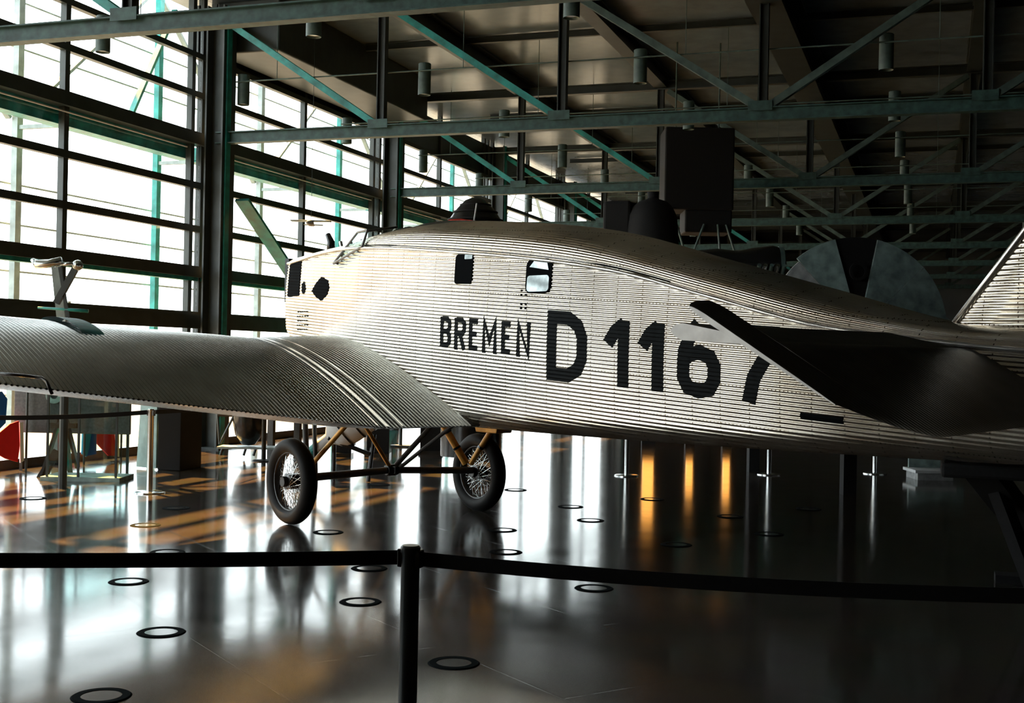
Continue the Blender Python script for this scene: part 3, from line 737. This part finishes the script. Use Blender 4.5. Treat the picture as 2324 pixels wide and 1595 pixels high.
# landing gear
def wheel(c, toe, label=None):
    ax = Vector((sin(toe), cos(toe), 0)); a = ax; u = Vector((cos(toe), -sin(toe), 0))
    prof = [(0.335+0.075*cos(2*pi*k/16), 0.080*sin(2*pi*k/16)) for k in range(16)]
    w_ = MB().lathe(prof, 56, c, ax, closed=True).build('wheel_tyre', RUBBER, AC, smooth=True)
    MB().lathe([(0.262, -0.035), (0.275, -0.045), (0.285, -0.03), (0.27, 0.0), (0.285, 0.03), (0.275, 0.045), (0.262, 0.035), (0.255, 0)], 48, c, ax, closed=True).build('rim', BLACKGLOSS, w_, smooth=True)
    MB().lathe([(0.0, -0.10), (0.045, -0.10), (0.05, -0.09), (0.05, -0.06), (0.075, -0.055), (0.075, 0.055), (0.05, 0.06), (0.05, 0.10), (0.0, 0.10)], 24, c, ax).build('hub', BLACKGLOSS, w_, smooth='auto')
    mb = MB(); C_ = Vector(c); n = 20
    for k in range(n):
        for s_, sd in ((1, 1), (-1, 1), (1, -1), (-1, -1)):
            t0 = 2*pi*k/n+(0.08 if sd > 0 else 0.2); t1 = t0+s_*0.75
            p = C_+ax*0.055*sd+(u*cos(t0)+Vector((0,0,1))*sin(t0))*0.072; q = C_+ax*0.008*sd+(u*cos(t1)+Vector((0,0,1))*sin(t1))*0.262
            mb.tube([p, q], 0.0028, 5, False)
    mb.build('wire_spokes', CHROME, w_, recalc=False)
    return w_
WLc, WRc = Vector((1.83, -1.11, 0.41)), Vector((2.13, 1.02, 0.41)); MID = Vector((1.95, 0.0, 0.47))
wheel(WLc, radians(5)); wheel(WRc, radians(5))
MB().tube([WLc+Vector((0.0, 0.02, 0.02)), MID], [0.04, 0.034], 14).build('axle', GREYB, AC, smooth='auto')
MB().tube([WRc+Vector((0.0, -0.02, 0.02)), MID], [0.036, 0.034], 14).build('axle', GREYB, AC, smooth='auto')
MB().lathe([(0.0,-0.07),(0.05,-0.07),(0.06,-0.03),(0.06,0.03),(0.05,0.07),(0.0,0.07)], 16, MID, (0,1,0)).box(MID+Vector((-0.09,-0.03,-0.03)), MID+Vector((0.09,0.03,0.04))).build('axle_joint', BLACKGLOSS, AC, bevel=0.005)
def strut(p, q, m, r=0.026, bands=0):
    mb = MB().tube([p, q], r, 12); p, q = Vector(p), Vector(q)
    o = mb.build('gear_strut', m, AC, smooth='auto')
    if bands: 
        b = MB()
        for k in range(bands):
            t = (k+1)/(bands+1); c = p.lerp(q, t); dd = (q-p).normalized()*0.012; b.tube([c-dd, c+dd], r*1.18, 12)
        b.build('strut_band', BLACKGLOSS, o)
    return o
strut(MID, (2.05, -0.46, 0.98), WARMLIT, 0.020)
strut(MID, (2.15, 0.42, 0.98), GREYB, 0.027)
strut(MID+Vector((0.03,0.04,0)), (2.6, 0.36, 1.02), GREYB, 0.02)
PR = WRc+Vector((0.02, -0.20, 0.10))
strut(PR, (1.95, 0.60, 1.0), WARMLIT, 0.038, 2)
strut(PR+Vector((0.04, 0.03, 0)), (2.50, 0.98, 1.04), WARMLIT, 0.03, 2)
PL = WLc+Vector((0.02, 0.16, 0.10))
strut(PL, (1.5, -0.75, 1.05), GREYB, 0.028)
strut(PL, (2.4, -0.85, 1.02), WARMLIT, 0.024)
MB().prism([(2.42,0.70,0.86),(2.72,0.70,0.86),(2.78,0.70,1.03),(2.36,0.70,1.03)], (0,0.22,0)).build('gear_fairing', WARMLIT, AC, bevel=0.01)
MB().prism([(1.2,-0.1,0.86),(2.0,-0.1,0.92),(2.0,-0.1,1.06),(1.2,-0.1,1.12)], (0,0.2,0)).build('belly_sump', SMOOTHALU, AC, bevel=0.01)

# tail support: black trestle with sloping board
tr = thing('tail_trestle', 'black trestle with a sloping leg under the tail at the right edge', 'trestle', (-0.3, 7.9, 0))
pA = Vector(ROOTM[AC.name]@Vector((8.1, 0.0, 1.03)))
pB = onz(2420, 1330, 0.0)
MB().bar(pA+Vector((-0.05,0,-0.06)), pB+Vector((0,0,0.05)), 0.22, 0.10).build('leg', BLACKMATT, tr, world=True)
MB().bar(pA+Vector((0.0,0.15,-0.06)), (pA.x+0.35, pA.y+0.5, 0.05), 0.10, 0.08).build('leg', BLACKMATT, tr, world=True)
MB().box((pA.x-0.3, pA.y-0.25, 0.93), (pA.x+0.3, pA.y+0.25, 1.02)).build('pad', BLACKMATT, tr, world=True, bevel=0.02)
MB().box((pB.x-0.5, pB.y-0.1, 0), (pB.x+0.5, pB.y+0.1, 0.06)).build('foot', BLACKMATT, tr, world=True)
pC = onz(2118, 1090, 0)
t = thing('display_plinth', 'low grey plinth with a white top edge beyond the tail', 'plinth', (pC.x, pC.y, 0), radians(19))
MB().box((-0.22, 0, 0), (0.28, 0.5, 0.10)).build('body', MIDGREY, t); MB().box((-0.26, -0.03, 0.10), (0.32, 0.53, 0.14)).build('top', WHITE, t)
MB().box((-0.2, 0.45, 0.14), (0.6, 0.5, 0.4)).build('panel', GREENGREY, t)

# ------------------------------------------------------------------ exhibits under and beyond the left wing
cY = radians(19)
def at(x, y, z=0.0): return onz(x, y, z)
def frame_thing(name, label, cat, x, y, **k):     # thing standing on the floor where pixel x,y meets it, turned towards the viewer
    p = at(x, y); return thing(name, label, cat, (p.x, p.y, 0), cY, **k)
t = frame_thing('showcase', 'tall glass showcase with dark edges under the left wing tip', 'showcase', 170, 1092)
MB().box((-0.42, -0.02, 0.0), (0.55, 0.55, 0.05)).build('base', GREENGREY, t)
mb = MB()
for x in (-0.36, 0.02, 0.48): mb.box((x, 0.0, 0.05), (x+0.025, 0.025, 1.5))
mb.box((-0.36, 0, 1.47), (0.5, 0.025, 1.5)).build('edge_frame', DARKST, t)
MB().box((-0.36, 0.02, 0.05), (0.49, 0.03, 1.48)).box((0.49, 0.03, 0.05), (0.50, 0.5, 1.48)).build('pane', SHOWGLASS, t)
t = frame_thing('easel_stand', 'black perforated A-shaped stand with leaning legs beside the showcase', 'stand', 105, 1085)
mb = MB(); mb.bar((-0.10, 0.1, 0.0), (0.12, 0.12, 0.75), 0.03, 0.09, (0,1,0)).build('leg', BLACKGLOSS, t)
MB().bar((0.32, 0.2, 0.12), (0.17, 0.15, 0.75), 0.03, 0.10, (0,1,0)).build('leg', BLACKGLOSS, t)
MB().bar((0.12, 0.5, 0.0), (0.14, 0.2, 0.75), 0.03, 0.10, (0,1,0)).build('leg', TEAL, t)
MB().prism([(-0.16,0.09,0.0),(-0.02,0.09,-0.0),(0.13,0.09,0.32),(0.05,0.09,0.36)], (0,0.02,0)).build('foot_plate', BLACKGLOSS, t)
MB().box((-0.05, 0.1, 0.62), (0.32, 0.2, 0.68)).build('crossbar', BLACKGLOSS, t)
t = thing('display_board', 'wide grey display board raised on thin legs behind the belt', 'display board', tuple(at(60, 1068)), cY)
MB().box((-0.18, 0.0, 0.50), (1.35, 0.05, 1.28)).build('board', GREYB, t, bevel=0.01)
MB().lathe([(0.05,0),(0.11,0),(0.11,0.02),(0.05,0.02)], 24, (0.35, -0.01, 1.0), (0,-1,0), closed=True).build('roundel', GREENGREY, t)
for x in (-0.1, 1.3): MB().box((x, 0.01, 0), (x+0.03, 0.04, 0.5)).build('leg', DARKST, t)
t = frame_thing('display_plinth', 'tall dark display plinth with a pale left side under the wing', 'plinth', 372, 1067)
t.rotation_euler.z = radians(6); ROOTM[t.name] = Matrix.Translation(t.location)@Matrix.Rotation(radians(6), 4, 'Z')
MB().box((-0.10, 0.0, 0), (0.24, 0.6, 1.16)).build('body', BLACKMATT, t, bevel=0.01)
MB().prism([(-0.12,0.0,0.02),(-0.48,0.12,0.02),(-0.42,0.12,1.16),(-0.12,0.0,1.16)], (0.01,0.03,0)).build('side_panel', mat('pale_side_light', (0.25, 0.45, 0.48), 0.4, 0, 0.5, 0.35, 4), t)  # light falling on this side is put into its pale colour
MB().box((-0.13, -0.01, 1.12), (0.27, 0.63, 1.18)).build('top', BLACKGLOSS, t)
# flag-like sails by the glass
def sail(label, pts, wx, m, nm='cloth_banner'):
    P = [onx(x, y, wx) for x, y in pts]
    o = MB().prism(P, (0.02, 0, 0)).build(nm, m); return tag(o, label, 'banner', 'coloured banners by the glass')
def hang(label, name, cat, pts, m, wx=-11.3):
    root_p = onx(*pts[0], wx); t = thing(name, label, cat, (root_p.x, root_p.y, 0))
    return t
for lab, parts in [
    ('red, white and blue banner at the left edge under the wing tip', [([(-8,985),(20,962),(40,955),(42,1010),(38,1048),(10,1040),(-8,1030)], RED, 'red_field'), ([(-30,890),(2,888),(14,905),(10,960),(-30,1000)], BLUE, 'blue_field'), ([(42,958),(50,958),(52,1045),(44,1050)], WHITE, 'white_edge')]),
    ('blue and red banner beside the tall dark plinth', [([(186,975),(206,975),(203,1010),(194,1036),(184,1030)], CYAN, 'sky_blue_field'), ([(206,975),(217,975),(216,1030),(196,1034)], BLUE, 'blue_field'), ([(217,984),(232,976),(256,975),(262,1034),(244,1034),(218,1006)], RED, 'red_field'), ([(257,975),(268,975),(268,1036),(262,1036)], WHITE, 'white_edge')])]:
    p0 = onx(*parts[0][0][0], -11.25); t = thing('cloth_banner', lab, 'banner', (-11.25, p0.y, 0), 0, 'coloured banners by the glass')
    for pts, m, nm in parts:
        MB().prism([onx(x, y, -11.25) for x, y in pts], (0.02, 0, 0)).build(nm, m, t, world=True)
    ys = [onx(x, y, -11.25).y for pts, m, nm in parts for x, y in pts]
    MB().tube([(-11.2, min(ys), 0.0), (-11.2, min(ys), 1.7)], 0.015, 8).tube([(-11.2, max(ys), 0), (-11.2, max(ys), 1.7)], 0.015, 8).build('pole', DARKST, t, world=True)
# black boat-shaped fairing on a trolley
t = frame_thing('fairing_on_trolley', 'round black engine fairing standing on a light wheeled trolley beyond the wing', 'trolley', 548, 1040)
MB().lathe([(0.0,0.18),(0.10,0.20),(0.20,0.34),(0.245,0.55),(0.25,0.75),(0.2,0.95),(0.0,1.05)], 28, (0.06,0.2,0)).build('fairing', BLACKGLOSS, t, smooth=True)
MB().box((-0.38, 0.0, 0.14), (0.55, 0.4, 0.17)).build('deck', PALEST, t)
for x in (-0.3, 0.05, 0.2): MB().tube([(x,0.05,0.14),(x-0.03,0.05,0.04)], 0.02, 8).build('castor', BLACKGLOSS, t)
for p, q in (((-0.42,0.1,0.9),(-0.36,0.1,0.2)), ((-0.05,0.1,0.85),(-0.36,0.1,0.2))): MB().tube([p, q], 0.018, 8).build('stay', DARKST, t)
MB().box((-0.42, 0.08, 0.62), (-0.1, 0.2, 0.85)).build('gear_box', BLACKGLOSS, t, bevel=0.03)
# white banded engine/capsule on a dark stand
t = frame_thing('display_engine', 'white banded cylindrical engine on a dark stand beyond the near wheel', 'engine', 770, 1092)
cA, cB = Vector((-0.30, 0.1, 0.42)), Vector((0.36, 0.1, 0.92)); dA = (cB-cA).normalized()
MB().lathe([(0.0,-0.05),(0.07,-0.05),(0.08,0.18),(0.17,0.26),(0.235,0.34),(0.25,0.5),(0.25,0.8),(0.2,0.92),(0.0,0.95)], 32, cA, dA).build('casing', WHITE, t, smooth='auto')
for h in (0.40, 0.58, 0.74): MB().lathe([(0.25,-0.012),(0.262,-0.012),(0.262,0.012),(0.25,0.012)], 32, cA+dA*h, dA, closed=True).build('band', BLACKGLOSS, t)
MB().tube([cA-dA*0.32, cA-dA*0.02], [0.05, 0.075], 14).build('shaft', TEAL, t)
for p, q in (((-0.3,0.0,0),(-0.35,0.05,1.0)), ((-0.12,0.3,0),(-0.12,0.3,0.9)), ((0.36,0.05,0),(0.42,0.1,0.6)), ((-0.15,0.0,0.55),(0.36,0.05,0.35))): MB().tube([p, q], 0.03, 10).build('stand_tube', BLACKGLOSS, t)
for k in range(4):
    a = 0.6+k*0.55
    MB().tube([(-0.48+0.06*k, 0.15, 0.80+0.03*k), (-0.62+0.12*k, 0.1, 1.12)], [0.07, 0.05], 12).build('cylinder_barrel', PALEST, t, smooth='auto')
t = frame_thing('small_stand', 'small dark stand with a tray beyond the axle joint', 'stand', 905, 1015)
MB().box((-0.2, 0, 0.55), (0.25, 0.3, 0.62)).build('tray', DARKST, t); MB().tube([(0.02,0.1,0),(0.02,0.1,0.55)], 0.03, 8).build('stem', DARKST, t); MB().box((-0.15,0,0),(0.2,0.3,0.03)).build('foot', DARKST, t)
MB().box((-0.1, 0.05, 0.62), (0.1, 0.2, 0.8)).build('block', WARMLIT, t)
for i, (x, lab) in enumerate([(612, 'thin dark display frame upright behind the near wheel, left one'), (672, 'thin dark display frame upright behind the near wheel, right one')]):
    p = onz(x, 1030, 0)
    o = MB().box((p.x-0.05, p.y, 0), (p.x+0.05, p.y+0.08, 1.25)).build('display_upright', BLACKGLOSS); tag(o, lab, 'upright', 'display uprights behind the near wheel')

# X-strutted object with two bright pods above the left wing
t = thing('strut_pylon', 'dark crossed-strut pylon with two shiny pods standing behind the left wing', 'pylon', tuple(onx(165, 1090, -9.6)[:2])+(0,), cY)
WY_ = onx(165, 1090, -9.6).y
def Pp(x, y): 
    return Pd(x, y, 14.2)
def P2(x, y): return Pd(x, y, 14.6)
MB().bar(Pp(173, 606), Pp(128, 688), 0.06, 0.07).build('strut', DARKST, t, world=True)
MB().bar(Pp(136, 606), Pp(155, 726), 0.03, 0.035).build('strut', DARKST, t, world=True)
MB().bar(P2(129, 606), P2(142, 735), 0.09, 0.10).build('post', PALEST, t, world=True)
MB().tube([Pp(86, 698), Pp(160, 703), Pp(200, 706)], [0.012, 0.018, 0.022], 12).build('crossbar', TEAL, t, world=True, smooth=True)
MB().tube([Pp(72, 588), Pp(84, 600), Pp(112, 598), Pp(140, 592)], [0.02, 0.055, 0.05, 0.05], 14).build('pod', CHROME, t, world=True, smooth=True)
MB().tube([Pp(138, 600), Pp(166, 598)], 0.02, 10).build('link', CHROME, t, world=True, smooth=True)
MB().lathe([(0,-.06),(.05,-.045),(.065,0),(.05,.045),(0,.06)], 16, Pp(176, 602), fwd).build('pod', CHROME, t, world=True, smooth=True)
MB().box(Pp(146, 900)-Vector((0.05,0.05,0.0)), Pp(146, 720)+Vector((0.05,0.05,0))).build('lower_post', PALEST, t, world=True)
MB().tube([Pp(146, 890), Vector((Pp(146, 890).x, Pp(146, 890).y, 0.0))], 0.05, 10).build('lower_post', DARKST, t, world=True)
pt = Pp(207, 570)
# small model plane hung before the second bay of windows
t = thing('model_plane', 'small pale twin-boom model aircraft hanging before the windows above the nose', 'model aircraft', tuple(ony(706, 510, 18.6)), radians(20))
MB().tube([(-0.02,-0.35,0),(0,-0.1,0.02),(0,0.3,0.02)], [0.02,0.06,0.02], 12).build('body', WHITE, t, smooth=True)
MB().box((-0.34,-0.12,0.05),(0.34,0.06,0.07)).build('wing', PALEST, t, bevel=0.008)
MB().box((-0.16,0.24,0.02),(0.16,0.34,0.035)).build('tailplane', PALEST, t)
MB().tube([(0,0,0.06),(0,0,7.5-t.location.z)], 0.004, 6).build('hanging_wire', DARKST, t)

# ------------------------------------------------------------------ dark exhibits behind the fuselage
def P(x, y, dep):
    dd = ray(x, y); return Vector((0,0,EYE))+dd*(dep/dd.dot(fwd))
def rad(px, dep): return px*dep/F_PX
# ribbed nose cone
D1 = 17.0; c0 = P(1078, 540, D1)
t = thing('ribbed_nose_cone', 'dark ribbed cone-shaped cabin with a red patch standing behind the fuselage', 'aircraft nose', (c0.x, c0.y, 0))
prof = []
for yy, hwp in ((560,76),(530,74),(500,60),(475,43),(455,24),(449,10),(447,0)):
    prof.append((rad(hwp, D1), rad(560-yy, D1)))
MB().lathe([(0.42,-2.9),(0.45,-0.1)]+prof, 36, (0, 0, P(1078, 560, D1).z)).build('hood', BLACKGLOSS, t, smooth='auto')
for yy, hwp in ((520,72),(500,61),(482,49),(466,34)):
    r = rad(hwp, D1); MB().lathe([(r-0.01,-0.01),(r+0.012,-0.01),(r+0.012,0.01),(r-0.01,0.01)], 36, (0,0,P(1078, yy, D1).z), closed=True).build('rib', BLACKMATT, t)
MB().tube([P(1082, 462, D1-0.35), P(1076, 500, D1-0.5)], 0.012, 8).build('bright_rod', WHITE, t, world=True)
cc = P(1040, 510, D1-0.5)
MB().lathe([(0,-0.16),(0.10,-0.12),(0.14,-0.02),(0.10,0.03),(0,0.05)], 20, cc-Vector(c0), (1,0,0)).build('red_patch', mat('dull_red_paint', (0.55, 0.04, 0.02), 0.5, 0, 0.4, 0.6, 12), t) if False else None
MB().prism([P(1008,505,D1-0.55),P(1020,498,D1-0.55),P(1045,496,D1-0.6),P(1073,500,D1-0.6),P(1073,506,D1-0.6),P(1040,508,D1-0.6)], fwd*0.05).build('red_patch', mat('dull_red_paint', (0.55, 0.04, 0.02), 0.5, 0, 0.4, 0.6, 12), t, world=True)
MB().prism([P(988,498,D1-0.5),P(1005,503,D1-0.5),P(1036,524,D1-0.5),P(1020,526,D1-0.5),P(1000,512,D1-0.5)], fwd*0.05).build('pale_blade', PALEST, t, world=True)
MB().prism([P(1005,507,D1-0.52),P(1040,510,D1-0.52),P(1080,515,D1-0.52),P(1080,530,D1-0.52),P(1010,530,D1-0.52)], fwd*0.05).build('lower_cowl', DARKST, t, world=True)
# dark domed capsule
D2 = 19.0; c1 = P(1480, 560, D2)
t = thing('domed_capsule', 'dark domed capsule with a small cap, behind the fuselage', 'capsule', (c1.x, c1.y, 0))
prof = [(rad(h_, D2), rad(600-y_, D2)) for y_, h_ in ((640,62),(560,60),(520,58),(490,54),(470,45),(458,32),(452,14),(450,12),(436,13),(434,0))]
MB().lathe([(0.42, -1.9)]+prof, 36, (0, 0, P(1480, 600, D2).z)).build('shell', BLACKMATT, t, smooth='auto')
MB().box((-0.75, -0.2, P(1400, 520, D2).z-0.4), (-0.30, 0.3, P(1400, 455, D2).z)).build('side_box', BLACKMATT, t, bevel=0.05)
# hanging tall shaft with straps
D3 = 22.6; c2 = P(1582, 400, D3)
t = thing('hanging_shaft', 'tall black boxed shaft hanging behind the fuselage under the roof truss', 'shaft', (c2.x, c2.y, P(1582, 500, D3).z), cY)
zt = 7.5-P(1582, 500, D3).z
MB().box((-rad(78, D3), -0.3, rad(20, D3)), (rad(78, D3), 0.5, rad(205, D3))).build('upper_casing', BLACKMATT, t, bevel=0.03)
MB().box((-rad(30, D3), -0.25, -rad(30, D3)), (rad(76, D3), 0.45, rad(22, D3))).build('lower_casing', BLACKMATT, t, bevel=0.03)
MB().tube([(-0.4, 0.1, rad(205, D3)), (-0.4, 0.1, zt)], 0.015, 8).tube([(0.4, 0.1, rad(205, D3)), (0.4, 0.1, zt)], 0.015, 8).build('suspension_wire', GREYST, t)
for p, q in (((0.5, -0.3, -0.1), (0.72, -0.3, -0.75)), ((0.1, -0.3, -0.1), (-0.1, -0.3, -0.65)), ((-0.5, -0.32, 0.2), (-0.25, -0.32, -0.6)), ((0.35, -0.3, -0.1), (0.4, -0.3, -0.6))):
    MB().tube([p, q], 0.02, 8).build('strut', GREYST, t)
# engine on a stand beyond
D4 = 18.0; c3 = P(1660, 590, D4)
t = thing('radial_engine', 'dark aircraft engine lying horizontally behind the sloping fuselage top', 'engine', (c3.x, c3.y, 0), cY)
z_ = P(1680, 596, D4).z
MB().lathe([(0,-0.75),(0.16,-0.7),(0.2,-0.3),(0.17,0),(0.22,0.2),(0.26,0.5),(0.22,0.66),(0,0.7)], 28, (0.1, 0, z_), (1,0,0)).build('crankcase', BLACKGLOSS, t, smooth='auto')
for k in range(5):
    MB().tube([(0.35+0.09*k, -0.2, z_-0.15), (0.35+0.09*k, -0.32, z_-0.05)], 0.03, 10).build('cylinder_barrel', CHROME if k % 2 else GREYST, t, smooth='auto')
MB().lathe([(0.20,0),(0.25,0),(0.25,0.06),(0.20,0.06)], 28, (0.68, 0, z_), (1,0,0), closed=True).build('ring', GREYST, t)
MB().box((0.3, -0.1, 0), (0.45, 0.1, z_-0.15)).build('stand', BLACKMATT, t)
# big segmented disc
D5 = 15.0; cd = P(1942, 745, D5); Rr = rad(207, D5)
t = thing('segmented_disc', 'large grey-green round disc of wedge panels with one black wedge behind the tail', 'disc', tuple(cd), cY)
def wedge(a0, a1, r0, r1, dy, m, nm):
    n = 10; mb = MB(); A_ = [radians(a0+(a1-a0)*k/n) for k in range(n+1)]
    poly = [(r1*cos(a), dy, r1*sin(a)) for a in A_]+[(r0*cos(a), dy-0.12, r0*sin(a)) for a in A_[::-1]]
    o = len(mb.v); mb.v += [Vector(p) for p in poly]+[Vector(p)+Vector((0,0.04,0)) for p in poly]; N_ = len(poly); h = n+1
    for k in range(n):
        mb.f.append((o+k, o+k+1, o+N_-2-k, o+N_-1-k)); mb.f.append((o+N_+k+1, o+N_+k, o+2*N_-1-k, o+2*N_-2-k))
    for k in range(N_): mb.f.append((o+k, o+(k+1)%N_, o+N_+(k+1)%N_, o+N_+k))
    return mb.build(nm, m, t)
for i, (a0, a1, rs, m) in enumerate([(104, 131, 1.0, GREENGREY), (131.5, 165, 0.96, MIDGREY), (165.5, 200, 0.9, MIDGREY), (43, 77, 1.0, GREENGREY), (-2, 42.5, 1.0, GREENGREY), (-32, -2.5, 1.0, GREENGREY)]):
    wedge(a0, a1, Rr*0.26, Rr*rs, 0, m, 'wedge_panel')
wedge(77.5, 103.5, Rr*0.05, Rr*1.0, 0.02, BLACKMATT, 'black_wedge_panel')
MB().lathe([(0, -0.2), (Rr*0.16, -0.17), (Rr*0.27, -0.08), (Rr*0.29, 0.1), (0, 0.12)], 36, (0, 0, 0), (0,1,0)).build('hub', BLACKMATT, t, smooth='auto')
MB().lathe([(Rr*0.07, 0), (Rr*0.10, 0), (Rr*0.10, 0.03), (Rr*0.07, 0.03)], 24, (0, -0.06, Rr*0.62), (0,-1,0), closed=True).build('ring_mark', BLACKMATT, t)
MB().prism([(Rr*0.98, 0.0, Rr*0.15), (Rr*1.22, 0.0, -0.02), (Rr*1.2, 0.0, -0.2), (Rr*0.9, 0.0, -0.3)], (0, 0.05, 0)).build('torn_flap', GREENGREY, t)
MB().box((-0.08, 0.12, -cd.z), (0.08, 0.3, 0.1)).build('stand', BLACKMATT, t)
# brown screen wall far right
o = MB().box((6.0, 40.0, 0), (22.0, 40.3, 5.2)).build('partition_screen', BROWN); tag(o, 'dark brown partition at the back of the hall, right of the disc', 'partition')
# glowing columns added unseen behind the fuselage to streak the floor orange
LITM = bpy.data.materials.new('added_orange_glow'); LITM.use_nodes = True
LITM.node_tree.nodes['Principled BSDF'].inputs['Base Color'].default_value = (0.3, 0.12, 0.02, 1)
LITM.node_tree.nodes['Principled BSDF'].inputs['Emission Color'].default_value = (1.0, 0.42, 0.08, 1)
LITM.node_tree.nodes['Principled BSDF'].inputs['Emission Strength'].default_value = 3.0
for x, w_, h_, lab in ((1472, 0.20, 1.5, 'brightest and leftmost'), (1566, 0.12, 1.0, 'middle one'), (1650, 0.12, 1.1, 'rightmost')):
    p = onz(x, 1006, 0); t = thing('added_light_column', f'orange glowing column added unseen behind the fuselage to streak the floor, {lab} of three', 'display light', (p.x, p.y, 0), cY, group='added orange columns')
    MB().box((-w_/2-0.03, 0, 0), (w_/2+0.03, 0.15, 0.35)).build('base', BLACKMATT, t)
    MB().box((-w_/2, 0.0, 0.35), (w_/2, 0.12, h_)).build('lit_panel', LITM, t)


for x, y, wpx, hh, lab in ((779, 1036, 34, 3.0, 'narrow tall dark board added beyond the near wheel and engine for its floor band'), (857, 1036, 50, 3.1, 'tall dark board added left of the axle joint for its floor band'), (978, 1030, 50, 3.2, 'tall dark board added right of the axle joint for its floor band'), (1082, 1022, 70, 3.3, 'tall dark board added behind the far wheel for its floor band')):  # boards added behind the aircraft to cut dark bands in the floor reflection
    p = onz(x, y, 0); dep = (p-Vector((0,0,EYE))).dot(fwd); w_ = wpx*dep/F_PX
    t = thing('added_dark_board', lab, 'added board', (p.x, p.y, 0), cY, group='tall dark added boards')
    MB().box((-w_/2, 0, 0.06), (w_/2, 0.06, hh)).build('board', BLACKMATT, t)
    MB().box((-w_/2-0.02, -0.12, 0), (w_/2+0.02, 0.2, 0.06)).build('foot', BLACKGLOSS, t)
